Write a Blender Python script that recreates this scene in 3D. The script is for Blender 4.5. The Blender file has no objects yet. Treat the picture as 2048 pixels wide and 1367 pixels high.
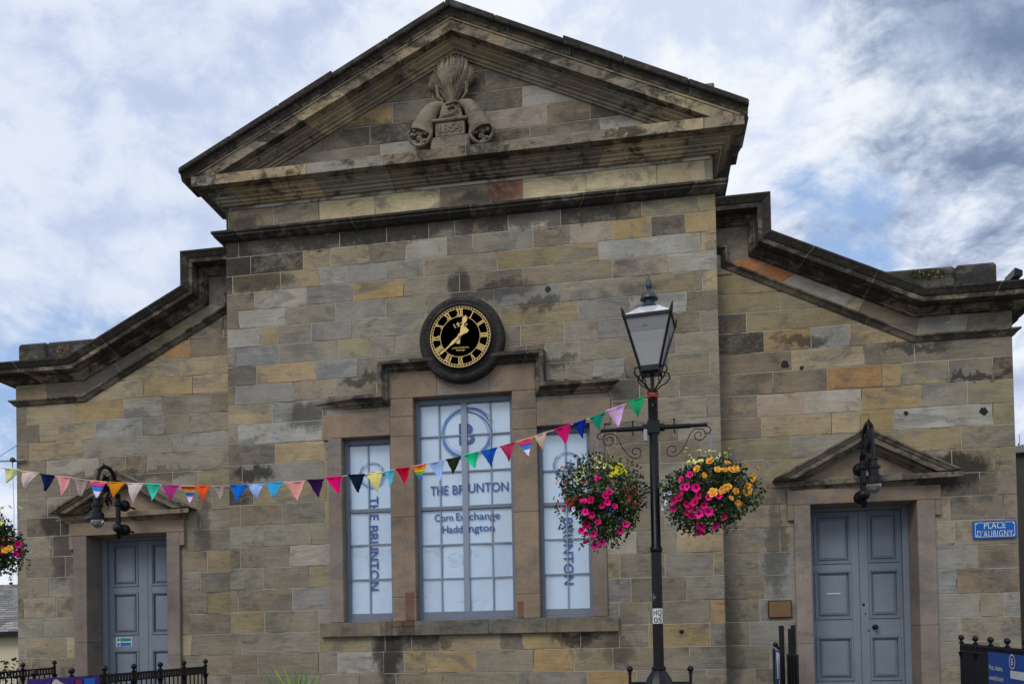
import bpy, math, random
from mathutils import Vector, Matrix
from math import sin, cos, pi, radians, sqrt
SC = bpy.context.scene
# ------------------------------------------------------------------ camera
CAM = dict(f=1775.0, py=1254.38, px=967.78, cx=2.1772, cy=-11.2535, cz=1.6, yaw=.1712, pitch=.0203, roll=-.0184)
def cam_axes():
    y, p, r_ = CAM['yaw'], CAM['pitch'], CAM['roll']
    f = Vector((-sin(y)*cos(p), cos(y)*cos(p), sin(p)))
    r0 = Vector((cos(y), sin(y), 0)); u0 = r0.cross(f)
    r = r0*cos(r_) + u0*sin(r_)
    return r, r.cross(f), f
RV, UV, FV = cam_axes()
CP = Vector((CAM['cx'], CAM['cy'], CAM['cz']))
cd = bpy.data.cameras.new('camera'); cam = bpy.data.objects.new('camera', cd); SC.collection.objects.link(cam)
m = Matrix((RV, UV, -FV)).transposed().to_4x4(); m.translation = CP; cam.matrix_world = m
cd.sensor_fit = 'HORIZONTAL'; cd.sensor_width = 36; cd.lens = CAM['f']/2048*36
cd.shift_x = (1024-CAM['px'])/2048; cd.shift_y = -(683.5-CAM['py'])/2048
cd.clip_start = .1; cd.clip_end = 3000
SC.camera = cam
def at(px, py, Y):
    w = FV + RV*((px-CAM['px'])/CAM['f']) + UV*((CAM['py']-py)/CAM['f'])
    return CP + w*((Y-CP.y)/w.y)
def xat(px, z, Y):
    k = (px-CAM['px'])/CAM['f']
    q = RV - FV*k                       # q . (P-C) = 0
    return CP.x - (q.y*(Y-CP.y) + q.z*(z-CP.z))/q.x
# ------------------------------------------------------------------ world, sun, exposure
SC.view_settings.view_transform = 'Standard'; SC.view_settings.look = 'None'
SC.view_settings.exposure = 0.0; SC.view_settings.gamma = 1
SUN_EL, SUN_AZ = radians(42), radians(206)    # azimuth measured clockwise from +y (north)
W = bpy.data.worlds.new('World'); SC.world = W; W.use_nodes = True
class NT:
    def __init__(s, tree): s.t = tree; s.n = tree.nodes; s.l = tree.links
    def new(s, typ, **k):
        n = s.n.new(typ)
        for a, b in k.items():
            if a.startswith('i_'): s.put(n.inputs[int(a[2:])] if a[2:].isdigit() else n.inputs[a[2:].replace('_', ' ')], b)
            else: setattr(n, a, b)
        return n
    def put(s, sock, v):
        if hasattr(v, 'links') and hasattr(v, 'is_output'): s.l.new(v, sock)
        else: sock.default_value = v
    def math(s, op, a, b=0.0, c=None, clamp=False):
        n = s.n.new('ShaderNodeMath'); n.operation = op; n.use_clamp = clamp
        s.put(n.inputs[0], a); s.put(n.inputs[1], b)
        if c is not None: s.put(n.inputs[2], c)
        return n.outputs[0]
    def vmath(s, op, a, b):
        n = s.n.new('ShaderNodeVectorMath'); n.operation = op
        s.put(n.inputs[0], a); s.put(n.inputs[1], b)
        return n.outputs['Value'] if op == 'DOT_PRODUCT' else n.outputs[0]
    def mix(s, f, a, b, mode='MIX'):
        n = s.n.new('ShaderNodeMix'); n.data_type = 'RGBA'; n.blend_type = mode
        s.put(n.inputs[0], f); s.put(n.inputs[6], a); s.put(n.inputs[7], b)
        return n.outputs[2]
    def ramp(s, f, lo, hi):            # smooth step from lo to hi
        n = s.n.new('ShaderNodeMapRange'); n.interpolation_type = 'SMOOTHSTEP'
        s.put(n.inputs[0], f); s.put(n.inputs[1], lo); s.put(n.inputs[2], hi)
        return n.outputs[0]
    def noise(s, vec, scale, detail=4.0, rough=.55, dist=0.0):
        n = s.n.new('ShaderNodeTexNoise'); s.put(n.inputs['Vector'], vec)
        n.inputs['Scale'].default_value = scale; n.inputs['Detail'].default_value = detail
        n.inputs['Roughness'].default_value = rough; n.inputs['Distortion'].default_value = dist
        return n.outputs[0]
def lin(c): 
    c = c/255
    return c/12.92 if c <= .04045 else ((c+.055)/1.055)**2.4
def rgb(r, g, b, k=1.0): return (min(lin(r)*k, .9), min(lin(g)*k, .9), min(lin(b)*k, .9), 1)
w = NT(W.node_tree); w.n.clear()
sky = w.new('ShaderNodeTexSky', sky_type='NISHITA', sun_disc=False, sun_elevation=SUN_EL, sun_rotation=SUN_AZ)
sky.air_density = 1.2; sky.dust_density = 1.5
geo = w.new('ShaderNodeTexCoord'); DIR = geo.outputs['Generated']
warp = w.new('ShaderNodeTexNoise'); w.put(warp.inputs['Vector'], DIR); warp.inputs['Scale'].default_value = 3.0; warp.inputs['Detail'].default_value = 3
wv = w.vmath('MULTIPLY', w.vmath('SUBTRACT', warp.outputs[1], (.5, .5, .5)), (.13, .13, .13))
str_ = w.new('ShaderNodeMapping'); w.put(str_.inputs[0], w.vmath('ADD', DIR, wv)); str_.inputs['Scale'].default_value = (1, 1, 1.7); str_.inputs['Location'].default_value = (3.1, 1.7, .4)
big = w.noise(str_.outputs[0], 3.4, 9, .60)
fine = w.noise(str_.outputs[0], 11, 8, .62)
def blob(px, py, r0, r1):              # smooth patch of sky round the direction seen at (px, py)
    d = (at(px, py, 10)-CP).normalized()
    return w.ramp(w.vmath('DOT_PRODUCT', w.vmath('NORMALIZE', w.vmath('ADD', DIR, w.vmath('MULTIPLY', wv, (.8, .8, .8))), (0, 0, 0)), tuple(d)), cos(radians(r0)), cos(radians(r1)))
cloudy = w.math('ADD', w.math('MULTIPLY', big, .66), w.math('MULTIPLY', fine, .34))
for px, py, r0, r1, k in ((1150, 100, 16, 4, .10), (1930, 80, 10, 3, .14), (2000, 330, 7, 2, .12), (700, 30, 14, 3, .05), (120, 120, 14, 4, .07), (1700, 470, 6, 2, -.10), (230, 480, 9, 3, -.03), (1480, 90, 5, 1, -.04)):
    cloudy = w.math('ADD', cloudy, w.math('MULTIPLY', blob(px, py, r0, r1), k))
mask = w.ramp(cloudy, .36, .49)
blue = w.mix(.8, w.mix(1.0, sky.outputs[0], (.085, .085, .085, 1), 'MULTIPLY'), (.36, .54, .88, 1))
vs_ = w.vmath('ADD', str_.outputs[0], (5.3, 2.2, 8.1))
tex = w.math('ADD', w.math('MULTIPLY', w.noise(vs_, 4.6, 10, .60, .15), .6), w.math('MULTIPLY', w.noise(vs_, 16, 8, .62, .1), .4))
body = w.math('ADD', tex, w.math('MULTIPLY', cloudy, .35))                       # thick parts are grey, thin edges bright
right = blob(1960, 250, 15, 7)
thick = w.math('ADD', body, w.math('SUBTRACT', w.math('MULTIPLY', blob(1990, 90, 8.5, 2.5), .15), w.math('MULTIPLY', blob(1250, 60, 16, 4), .15)))
thick = w.math('ADD', thick, w.math('MULTIPLY', blob(1660, 420, 6, 1.5), .07))
thick = w.math('SUBTRACT', thick, w.math('MULTIPLY', blob(1930, 300, 5, 1), .12))
core = w.ramp(thick, .63, .86)
core = w.math('MULTIPLY', core, 1.0)
greyc = w.mix(right, w.mix(w.ramp(tex, .42, .60), (.70, .77, .93, 1), (.52, .60, .81, 1)), w.mix(w.ramp(tex, .42, .60), (.40, .49, .66, 1), (.19, .26, .40, 1)))
lit = w.mix(w.ramp(tex, .44, .58), (.90, .945, 1.0, 1), (.66, .74, .92, 1))
lit = w.mix(w.math('MULTIPLY', blob(150, 300, 26, 8), .45), lit, (.58, .67, .88, 1))
col = w.mix(mask, blue, w.mix(core, lit, greyc))
bg = w.new('ShaderNodeBackground'); w.put(bg.inputs[0], col); bg.inputs[1].default_value = 1.0
w.l.new(bg.outputs[0], w.new('ShaderNodeOutputWorld').inputs[0])
sl = bpy.data.lights.new('sun', 'SUN'); sl.energy = 1.1; sl.angle = radians(22); sl.color = (1, .95, .87)
so = bpy.data.objects.new('sun', sl); SC.collection.objects.link(so)
sd = Vector((sin(SUN_AZ)*cos(SUN_EL), cos(SUN_AZ)*cos(SUN_EL), sin(SUN_EL)))
so.rotation_euler = sd.to_track_quat('Z', 'Y').to_euler(); so.location = sd*50

# ------------------------------------------------------------------ materials
MATS = {}
def mat(name):
    m = bpy.data.materials.new(name); m.use_nodes = True; MATS[name] = m
    t = NT(m.node_tree); b = t.n['Principled BSDF']; return m, t, b
def stone(name, soot=.25, lo=.52, hi=.68, lichen=.15, rough=.9, strata=.35, bump=.35, streak=0.0, spk=.45, stains=()):
    m, t, b = mat(name)
    a = t.new('ShaderNodeAttribute', attribute_name='Col')
    g = t.new('ShaderNodeTexCoord')
    off = t.new('ShaderNodeCombineXYZ'); 
    lv2 = t.math('FLOOR', t.math('DIVIDE', a.outputs['Alpha'], 2.0)); seed = t.math('SUBTRACT', a.outputs['Alpha'], t.math('MULTIPLY', lv2, 2.0)); level = t.math('DIVIDE', lv2, 10.0)
    for i, k in enumerate((37.0, 11.0, 23.0)): t.put(off.inputs[i], t.math('MULTIPLY', seed, k))
    v = t.vmath('ADD', g.outputs['Object'], off.outputs[0])
    vg = g.outputs['Object']
    bed = t.noise(t.vmath('MULTIPLY', v, (1.6, 1.6, 22)), 1.6, 6, .7, 1.2)
    clump = t.noise(v, 3.4, 5, .6)
    grain = t.noise(v, 60, 3, .6)
    tint = t.noise(t.vmath('ADD', v, (9, 4, 2)), 2.1, 4, .55, .8)
    c = t.mix(t.math('MULTIPLY', t.ramp(tint, .50, .62), .42), a.outputs['Color'], t.mix(.5, (.36, .26, .14, 1), a.outputs['Color']))
    tint2 = t.noise(t.vmath('MULTIPLY', t.vmath('ADD', v, (2, 8, 5)), (.7, .7, 1.5)), 2.6, 6, .6, 1.0)
    c = t.mix(t.math('MULTIPLY', t.ramp(tint2, .52, .62), .55), c, (.185, .18, .172, 1))
    rust = t.noise(t.vmath('MULTIPLY', t.vmath('ADD', v, (4, 1, 6)), (.8, .8, 3)), 3.2, 6, .65, 1.5)
    c = t.mix(t.math('MULTIPLY', t.ramp(rust, .62, .72), .35 if soot < .8 else .15), c, (.30, .17, .07, 1))
    br = t.math('ADD', .52, t.math('MULTIPLY', clump, .62))
    br = t.math('ADD', br, t.math('MULTIPLY', t.math('SUBTRACT', bed, .5), strata*1.5))
    br = t.math('ADD', br, t.math('MULTIPLY', t.math('SUBTRACT', grain, .5), .55))
    br = t.math('ADD', br, t.math('MULTIPLY', t.math('SUBTRACT', t.noise(vg, .8, 3, .5), .5), .9))
    cb = t.new('ShaderNodeCombineXYZ'); [t.put(cb.inputs[i], br) for i in range(3)]
    c = t.mix(1.0, c, cb.outputs[0], 'MULTIPLY')
    sn = t.noise(t.vmath('MULTIPLY', v, (1, 1, 1.5)), 4.6, 9, .72, .5)
    sb = t.noise(vg, 1.1, 3, .5)
    s_ = t.math('ADD', t.math('MULTIPLY', sn, .7), t.math('MULTIPLY', sb, .3))
    lo_ = t.math('SUBTRACT', lo, t.math('MULTIPLY', level, .20)); hi_ = t.math('SUBTRACT', hi, t.math('MULTIPLY', level, .11))
    c = t.mix(t.math('MULTIPLY', t.ramp(s_, lo_, hi_), t.math('MAXIMUM', soot, t.math('MULTIPLY', level, .85))), c, (.028, .025, .022, 1))
    sp = t.ramp(t.noise(t.vmath('MULTIPLY', t.vmath('ADD', v, (1, 5, 9)), (1, 1, 1.7)), 19, 6, .8), .50, .60)
    c = t.mix(t.math('MULTIPLY', sp, t.math('MULTIPLY', level, spk)), c, (.30, .265, .21, 1))
    dk = t.ramp(t.noise(t.vmath('MULTIPLY', t.vmath('ADD', v, (7, 3, 2)), (1, 1, 2.6)), 13, 7, .8, .6), .55, .66)
    c = t.mix(t.math('MULTIPLY', dk, t.math('ADD', .12, t.math('MULTIPLY', level, .5))), c, (.05, .042, .036, 1))
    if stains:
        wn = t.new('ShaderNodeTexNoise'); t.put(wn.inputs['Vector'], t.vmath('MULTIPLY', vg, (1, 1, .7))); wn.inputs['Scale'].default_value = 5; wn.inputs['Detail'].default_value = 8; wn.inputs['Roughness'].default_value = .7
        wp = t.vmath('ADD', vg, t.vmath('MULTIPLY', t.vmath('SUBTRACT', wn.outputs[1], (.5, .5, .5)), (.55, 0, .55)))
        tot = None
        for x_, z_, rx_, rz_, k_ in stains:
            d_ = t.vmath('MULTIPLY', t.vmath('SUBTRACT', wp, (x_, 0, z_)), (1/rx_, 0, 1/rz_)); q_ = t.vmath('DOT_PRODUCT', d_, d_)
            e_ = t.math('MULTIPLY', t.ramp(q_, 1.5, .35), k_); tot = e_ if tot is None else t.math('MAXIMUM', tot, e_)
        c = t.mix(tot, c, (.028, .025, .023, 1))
    if streak:
        st = t.noise(t.vmath('MULTIPLY', vg, (7, 7, .7)), 1.0, 5, .6)
        c = t.mix(t.math('MULTIPLY', t.ramp(st, .5, .7), streak), c, (.03, .028, .025, 1))
    ln = t.noise(t.vmath('ADD', v, (3, 7, 1)), 9, 8, .75)
    c = t.mix(t.math('MULTIPLY', t.ramp(ln, .58, .68), lichen), c, (.42, .39, .34, 1))
    t.put(b.inputs['Base Color'], c); b.inputs['Roughness'].default_value = rough
    b.inputs['Specular IOR Level'].default_value = .25
    h = t.math('ADD', t.math('MULTIPLY', bed, .8), t.math('ADD', t.math('MULTIPLY', grain, .35), t.math('MULTIPLY', sn, .6)))
    bp = t.new('ShaderNodeBump'); bp.inputs['Strength'].default_value = bump; bp.inputs['Distance'].default_value = .02
    t.put(bp.inputs['Height'], h); t.l.new(bp.outputs[0], b.inputs['Normal'])
    return m
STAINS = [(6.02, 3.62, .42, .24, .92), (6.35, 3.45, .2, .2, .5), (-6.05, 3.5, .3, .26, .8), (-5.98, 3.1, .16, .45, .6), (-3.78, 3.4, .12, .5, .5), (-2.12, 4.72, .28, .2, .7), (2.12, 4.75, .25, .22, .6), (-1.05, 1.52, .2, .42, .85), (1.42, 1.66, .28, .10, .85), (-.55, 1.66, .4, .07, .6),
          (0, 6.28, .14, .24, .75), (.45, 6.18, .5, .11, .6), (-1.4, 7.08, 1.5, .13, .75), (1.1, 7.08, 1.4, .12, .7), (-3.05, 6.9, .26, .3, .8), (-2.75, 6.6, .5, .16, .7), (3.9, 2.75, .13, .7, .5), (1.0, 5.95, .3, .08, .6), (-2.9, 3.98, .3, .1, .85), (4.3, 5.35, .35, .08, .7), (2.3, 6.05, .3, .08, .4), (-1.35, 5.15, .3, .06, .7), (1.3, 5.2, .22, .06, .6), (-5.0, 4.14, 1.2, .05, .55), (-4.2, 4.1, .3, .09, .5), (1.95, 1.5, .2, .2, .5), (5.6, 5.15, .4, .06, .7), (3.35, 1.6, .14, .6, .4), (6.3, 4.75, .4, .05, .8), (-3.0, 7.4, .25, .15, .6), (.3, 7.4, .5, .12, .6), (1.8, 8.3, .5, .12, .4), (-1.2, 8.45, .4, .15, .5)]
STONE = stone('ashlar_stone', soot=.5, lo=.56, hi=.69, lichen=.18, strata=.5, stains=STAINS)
SOOTY = stone('sooty_stone', soot=.93, lo=.48, hi=.60, lichen=.12, strata=.3, bump=.3, spk=.12)
CORN = stone('weathered_cornice_stone', soot=.85, lo=.55, hi=.63, lichen=.15, strata=.5, bump=.35, streak=.15, spk=.15)
DRESS = stone('dressed_stone', soot=.35, lo=.60, hi=.72, lichen=.05, strata=.16, bump=.12, streak=.1)
SILLM = stone('stained_sill_stone', soot=.55, lo=.5, hi=.66, lichen=.08, strata=.2, bump=.2, streak=.5)
CARVE = stone('carved_stone', soot=.6, lo=.50, hi=.62, lichen=.2, strata=.1, bump=.7)
def mortar(nm, c1, c2):
    m, t, b = mat(nm); g = t.new('ShaderNodeTexCoord')
    n = t.noise(g.outputs['Object'], 2.2, 5, .6)
    f = t.noise(g.outputs['Object'], 30, 2, .5)
    c = t.mix(t.ramp(n, .38, .52), c1, c2)
    t.put(b.inputs['Base Color'], t.mix(t.math('MULTIPLY', f, .3), c, (.3, .27, .22, 1))); b.inputs['Roughness'].default_value = .95
    return m
MORTAR = mortar('mortar', (.10, .085, .065, 1), (.46, .42, .34, 1))
DMORTAR = mortar('dark_mortar', (.03, .027, .024, 1), (.15, .14, .12, 1))
def plain(name, c, rough=.6, metal=0.0, var=.25, scale=12.0, chips=0.0, chipc=(.35, .36, .38, 1), bump=.15, coat=0.0, attr=False, spec=.5):
    m, t, b = mat(name); g = t.new('ShaderNodeTexCoord'); v = g.outputs['Object']
    base = c
    if attr: base = t.new('ShaderNodeAttribute', attribute_name='Col').outputs['Color']
    n = t.noise(v, scale, 5, .6)
    k = t.math('ADD', 1-var*.5, t.math('MULTIPLY', n, var)); cb = t.new('ShaderNodeCombineXYZ'); [t.put(cb.inputs[i], k) for i in range(3)]
    cc = t.mix(1.0, base, cb.outputs[0], 'MULTIPLY')
    if chips: cc = t.mix(t.math('MULTIPLY', t.ramp(t.noise(t.vmath('MULTIPLY', v, (1, 1, .6)), 13, 6, .7), .64, .67), chips), cc, chipc)
    t.put(b.inputs['Base Color'], cc)
    t.put(b.inputs['Roughness'], t.math('ADD', rough-.08, t.math('MULTIPLY', n, .16)))
    b.inputs['Metallic'].default_value = metal; b.inputs['Coat Weight'].default_value = coat; b.inputs['Specular IOR Level'].default_value = spec
    if bump:
        bp = t.new('ShaderNodeBump'); bp.inputs['Strength'].default_value = bump; bp.inputs['Distance'].default_value = .004
        t.put(bp.inputs['Height'], t.noise(v, scale*5, 4, .6)); t.l.new(bp.outputs[0], b.inputs['Normal'])
    return m
BLACK = plain('black_painted_iron', (.005, .0055, .008, 1), .38, var=.5, chips=.0, bump=.25, spec=.3)
POLEM = plain('chipped_black_iron', (.005, .0055, .008, 1), .36, spec=.3, var=.5, chips=.5, chipc=(.25, .27, .31, 1), bump=.25)
DOORP = plain('grey_blue_door_paint', rgb(104, 113, 124, 1.45), .55, chips=.25, chipc=(.06, .065, .07, 1), spec=.3, var=.35, scale=5, bump=.12)
FRAMEP = plain('grey_window_paint', rgb(104, 112, 124, 1.3), .5, spec=.3, var=.25)
BARP = plain('pale_glazing_bar_paint', rgb(124, 134, 148, 1.3), .5, spec=.3, var=.2)
GOLD = plain('gold_paint', rgb(212, 182, 112, 1.1), .35, metal=.25, var=.2)
DIAL = plain('dark_blue_dial', (.007, .012, .026, 1), .35, var=.3, spec=.3)
BLUEV = plain('blue_vinyl', (.045, .10, .30, 1), .4, var=.15, bump=0)
LBLUEV = plain('light_blue_vinyl', (.12, .28, .58, 1), .4, var=.15, bump=0)
WHITE = plain('white_paint', (.62, .64, .66, 1), .5, var=.15)
SIGNB = plain('blue_enamel', (.008, .11, .42, 1), .45, var=.1, bump=0, spec=.2)
SLATE = plain('slate', (.09, .09, .1, 1), .7, var=.6, scale=6, bump=.4)
BRASS = plain('aged_bronze', rgb(118, 88, 56, 1.15), .45, metal=.35, var=.6, scale=18, bump=.5)
WOOL = plain('knitted_wool', (1, 1, 1, 1), .95, var=.25, scale=60, bump=.6, attr=True, spec=.1)
LEAF = plain('leaves', (1, 1, 1, 1), .6, var=.5, scale=9, bump=0, attr=True, spec=.2)
PETAL = plain('petals', (1, 1, 1, 1), .6, var=.2, scale=40, bump=0, attr=True, spec=.15)
PAINT = plain('printed_colours', (1, 1, 1, 1), .55, var=.1, attr=True, bump=0)
CHAIN = plain('galvanised_chain', (.35, .37, .4, 1), .4, metal=.6)
def glassy(name, c, rough, alpha_t=0.0, trans=0.0):
    m, t, b = mat(name); g = t.new('ShaderNodeTexCoord')
    n = t.noise(t.vmath('MULTIPLY', g.outputs['Object'], (1, 1, .6)), 1.4, 4, .5, .6)
    cc = t.mix(t.math('MULTIPLY', t.ramp(n, .42, .66), .5), c, tuple(x*.78 for x in c[:3])+(1,))
    t.put(b.inputs['Base Color'], cc); b.inputs['Roughness'].default_value = rough
    b.inputs['Coat Weight'].default_value = 1.0; b.inputs['Coat IOR'].default_value = 1.9; b.inputs['Coat Roughness'].default_value = .03
    b.inputs['Transmission Weight'].default_value = trans
    bp = t.new('ShaderNodeBump'); bp.inputs['Strength'].default_value = .25; bp.inputs['Distance'].default_value = .02
    t.put(bp.inputs['Height'], t.noise(g.outputs['Object'], 3.5, 3, .5)); t.l.new(bp.outputs[0], b.inputs['Coat Normal'])
    return m
PANE = glassy('pane_with_white_film', (.50, .65, .82, 1), .5)
LGLASS = glassy('frosted_lantern_glass', (.72, .73, .74, 1), .25, trans=.45)
CLEAR = glassy('clear_globe', (.8, .8, .78, 1), .05, trans=.9)
ROOFG = glassy('white_lantern_roof', (.75, .78, .8, 1), .3)
def ground_mat(name, c1, c2, bx, by, mort):
    m, t, b = mat(name); g = t.new('ShaderNodeTexCoord')
    br = t.new('ShaderNodeTexBrick'); t.put(br.inputs['Vector'], g.outputs['Object']); br.inputs['Color1'].default_value = c1; br.inputs['Color2'].default_value = c2
    br.inputs['Mortar'].default_value = mort; br.inputs['Scale'].default_value = 1; br.inputs['Brick Width'].default_value = bx; br.inputs['Row Height'].default_value = by; br.inputs['Mortar Size'].default_value = .008
    n = t.noise(g.outputs['Object'], 3, 8, .65); k = t.math('ADD', .7, t.math('MULTIPLY', n, .6)); cb = t.new('ShaderNodeCombineXYZ'); [t.put(cb.inputs[i], k) for i in range(3)]
    t.put(b.inputs['Base Color'], t.mix(1.0, br.outputs[0], cb.outputs[0], 'MULTIPLY')); b.inputs['Roughness'].default_value = .9
    return m
PAVE = ground_mat('paving', (.13, .12, .105, 1), (.10, .095, .085, 1), .9, .6, (.05, .045, .04, 1))
TAR = plain('asphalt', (.05, .05, .052, 1), .9, var=.5, scale=8, bump=.5)
RUBBLE = ground_mat('rubble_wall', (.07, .062, .052, 1), (.045, .04, .035, 1), .4, .16, (.02, .018, .016, 1))
RUBBLE.node_tree.nodes['Brick Texture'].offset = .5

# ------------------------------------------------------------------ mesh helpers
class MB:
    def __init__(s): s.v = []; s.f = []; s.mi = []; s.c = []
    def add(s, vs, fs, col=(.5, .5, .5, 1), mi=0):
        o = len(s.v); s.v += [Vector(p) for p in vs]
        for f in fs: s.f.append([o+i for i in f]); s.mi.append(mi); s.c.append(col)
    def box(s, x0, y0, z0, x1, y1, z1, col=(.5, .5, .5, 1), mi=0):
        vs = [(x, y, z) for x in (x0, x1) for y in (y0, y1) for z in (z0, z1)]
        s.add(vs, [(0, 1, 3, 2), (4, 6, 7, 5), (0, 4, 5, 1), (2, 3, 7, 6), (0, 2, 6, 4), (1, 5, 7, 3)], col, mi)
    def bar(s, a, b, w, h, col=(.5, .5, .5, 1), mi=0, up=(0, 0, 1)):
        a, b = Vector(a), Vector(b); d = (b-a).normalized(); sd_ = d.cross(Vector(up)); 
        if sd_.length < 1e-3: sd_ = d.cross(Vector((1, 0, 0)))
        sd_.normalize(); u = sd_.cross(d)
        vs = [p+sd_*(i*w/2)+u*(j*h/2) for p in (a, b) for i, j in ((-1, -1), (1, -1), (1, 1), (-1, 1))]
        s.add(vs, [(3, 2, 1, 0), (4, 5, 6, 7), (0, 1, 5, 4), (1, 2, 6, 5), (2, 3, 7, 6), (3, 0, 4, 7)], col, mi)
    def prism(s, poly, y0, y1, col=(.5, .5, .5, 1), mi=0):        # polygon in xz, counter-clockwise seen from -y
        n = len(poly); vs = [(x, y0, z) for x, z in poly]+[(x, y1, z) for x, z in poly]
        s.add(vs, [list(range(n)), list(range(2*n-1, n-1, -1))]+[(i, i+n, (i+1) % n+n, (i+1) % n) for i in range(n)], col, mi)
    def lathe(s, prof, c, seg=20, col=(.5, .5, .5, 1), mi=0, axis='z'):
        c = Vector(c); n = len(prof); vs = []
        for r, h in prof:
            for k in range(seg):
                a = 2*pi*k/seg
                p = Vector((r*cos(a), r*sin(a), h)) if axis == 'z' else (Vector((r*cos(a), -h, r*sin(a))) if axis == 'y' else Vector((h, r*cos(a), r*sin(a))))
                vs.append(c+p)
        fs = [(i*seg+k, i*seg+(k+1) % seg, (i+1)*seg+(k+1) % seg, (i+1)*seg+k) for i in range(n-1) for k in range(seg)]
        fs += [list(range(seg))[::-1], [(n-1)*seg+k for k in range(seg)]]
        s.add(vs, fs, col, mi)
    def ball(s, c, r, col=(.5, .5, .5, 1), mi=0, seg=12, sz=1.0):
        s.lathe([(r*sin(pi*k/8) if 0 < k < 8 else r*.02, -r*cos(pi*k/8)*sz) for k in range(9)], c, seg, col, mi)
    def tube(s, pts, r, seg=8, col=(.5, .5, .5, 1), mi=0, closed=False):
        pts = [Vector(p) for p in pts]; n = len(pts); vs = []; nrm = None
        rs = r if isinstance(r, (list, tuple)) else [r]*n
        for i, p in enumerate(pts):
            d = (pts[(i+1) % n]-pts[i-1]) if closed or 0 < i < n-1 else (pts[1]-pts[0] if i == 0 else pts[-1]-pts[-2])
            d.normalize()
            if nrm is None: nrm = d.cross(Vector((.31, .27, .9))).normalized()
            nrm = (nrm-d*nrm.dot(d)).normalized(); b = d.cross(nrm)
            vs += [p+(nrm*cos(2*pi*k/seg)+b*sin(2*pi*k/seg))*rs[i] for k in range(seg)]
        m_ = n if closed else n-1
        fs = [(i*seg+k, i*seg+(k+1) % seg, ((i+1) % n)*seg+(k+1) % seg, ((i+1) % n)*seg+k) for i in range(m_) for k in range(seg)]
        if not closed: fs += [list(range(seg))[::-1], [(n-1)*seg+k for k in range(seg)]]
        s.add(vs, fs, col, mi)
    def sweep(s, st, prof, joints=(), cols=None, cap=True, jmi=1, mi=0, lv=None):
        # st: list of (P, outvec, upvec); prof: list of (out, up). joints: positions along the run
        L = [0.0]
        for i in range(1, len(st)): L.append(L[-1]+(Vector(st[i][0])-Vector(st[i-1][0])).length)
        ev = [(l, 0, i) for i, l in enumerate(L)]
        js = [j for j in joints if .03 < j < L[-1]-.03]
        g = .005
        cuts = sorted(set([round(l, 5) for l in L]+[round(j-g, 5) for j in js]+[round(j+g, 5) for j in js]))
        def ring(l):
            for i in range(len(L)-1):
                if l <= L[i+1]+1e-6: break
            t = (l-L[i])/max(L[i+1]-L[i], 1e-9); t = min(max(t, 0), 1)
            P = Vector(st[i][0]).lerp(Vector(st[i+1][0]), t)
            vs = []
            for o, u in prof:
                a = Vector(st[i][0])+Vector(st[i][1])*o+Vector(st[i][2])*u
                b = Vector(st[i+1][0])+Vector(st[i+1][1])*o+Vector(st[i+1][2])*u
                vs.append(a.lerp(b, t))
            return vs
        n = len(prof)
        for a, b in zip(cuts[:-1], cuts[1:]):
            mid = (a+b)/2; isj = any(abs(mid-j) < g for j in js); k = sum(1 for j in js if j < mid)
            col = cols[k % len(cols)] if cols else (.2, .18, .15, random.random())
            A, B = ring(a), ring(b)
            for i in range(n-1):
                c_ = col
                if lv and not isj:
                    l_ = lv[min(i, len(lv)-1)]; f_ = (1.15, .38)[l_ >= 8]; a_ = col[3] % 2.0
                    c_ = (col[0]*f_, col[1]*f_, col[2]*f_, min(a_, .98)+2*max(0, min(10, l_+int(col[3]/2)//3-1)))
                s.add([A[i], A[i+1], B[i+1], B[i]], [(0, 1, 2, 3)], c_, jmi if isj else mi)
        if cap:
            for l, rev in ((cuts[0], 1), (cuts[-1], 0)):
                R = ring(l); s.add(R, [list(range(n))[::-1] if rev else list(range(n))], cols[0 if rev else -1] if cols else (.2, .18, .15, .3), mi)
    def build(s, name, mats, parent=None, smooth=False, bevel=0.0, label=None, wn=True):
        me = bpy.data.meshes.new(name)
        o0 = root_loc(parent)
        me.from_pydata([p-o0 for p in s.v], [], s.f)
        if not isinstance(mats, (list, tuple)): mats = [mats]
        for m_ in mats: me.materials.append(m_)
        me.polygons.foreach_set('material_index', s.mi)
        ca = me.color_attributes.new('Col', 'FLOAT_COLOR', 'CORNER'); buf = []
        for f, c in zip(s.f, s.c): buf += list(c if len(c) == 4 else tuple(c)+(1,))*len(f)
        ca.data.foreach_set('color', buf)
        if smooth: me.polygons.foreach_set('use_smooth', [True]*len(s.f))
        me.update()
        o = bpy.data.objects.new(name, me); SC.collection.objects.link(o)
        if parent: o.parent = parent
        if bevel:
            b = o.modifiers.new('bevel', 'BEVEL'); b.width = bevel; b.segments = 1; b.limit_method = 'ANGLE'; b.angle_limit = radians(40)
        if smooth:
            e = o.modifiers.new('split', 'EDGE_SPLIT'); e.split_angle = radians(42)
        if label: o['label'] = label
        return o
def root_loc(p):
    if p is None: return Vector((0, 0, 0))
    r = p
    v = Vector(p.location)
    while r.parent: r = r.parent; v += Vector(r.location)
    return v
def thing(name, loc, label, cat, group=None, kind=None):
    o = bpy.data.objects.new(name, None); o.empty_display_size = .2; SC.collection.objects.link(o); o.location = loc
    o['label'] = label; o['category'] = cat
    if group: o['group'] = group
    if kind: o['kind'] = kind
    return o
def tag(o, label, cat, group=None, kind=None):
    o['label'] = label; o['category'] = cat
    if group: o['group'] = group
    if kind: o['kind'] = kind
    return o
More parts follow.
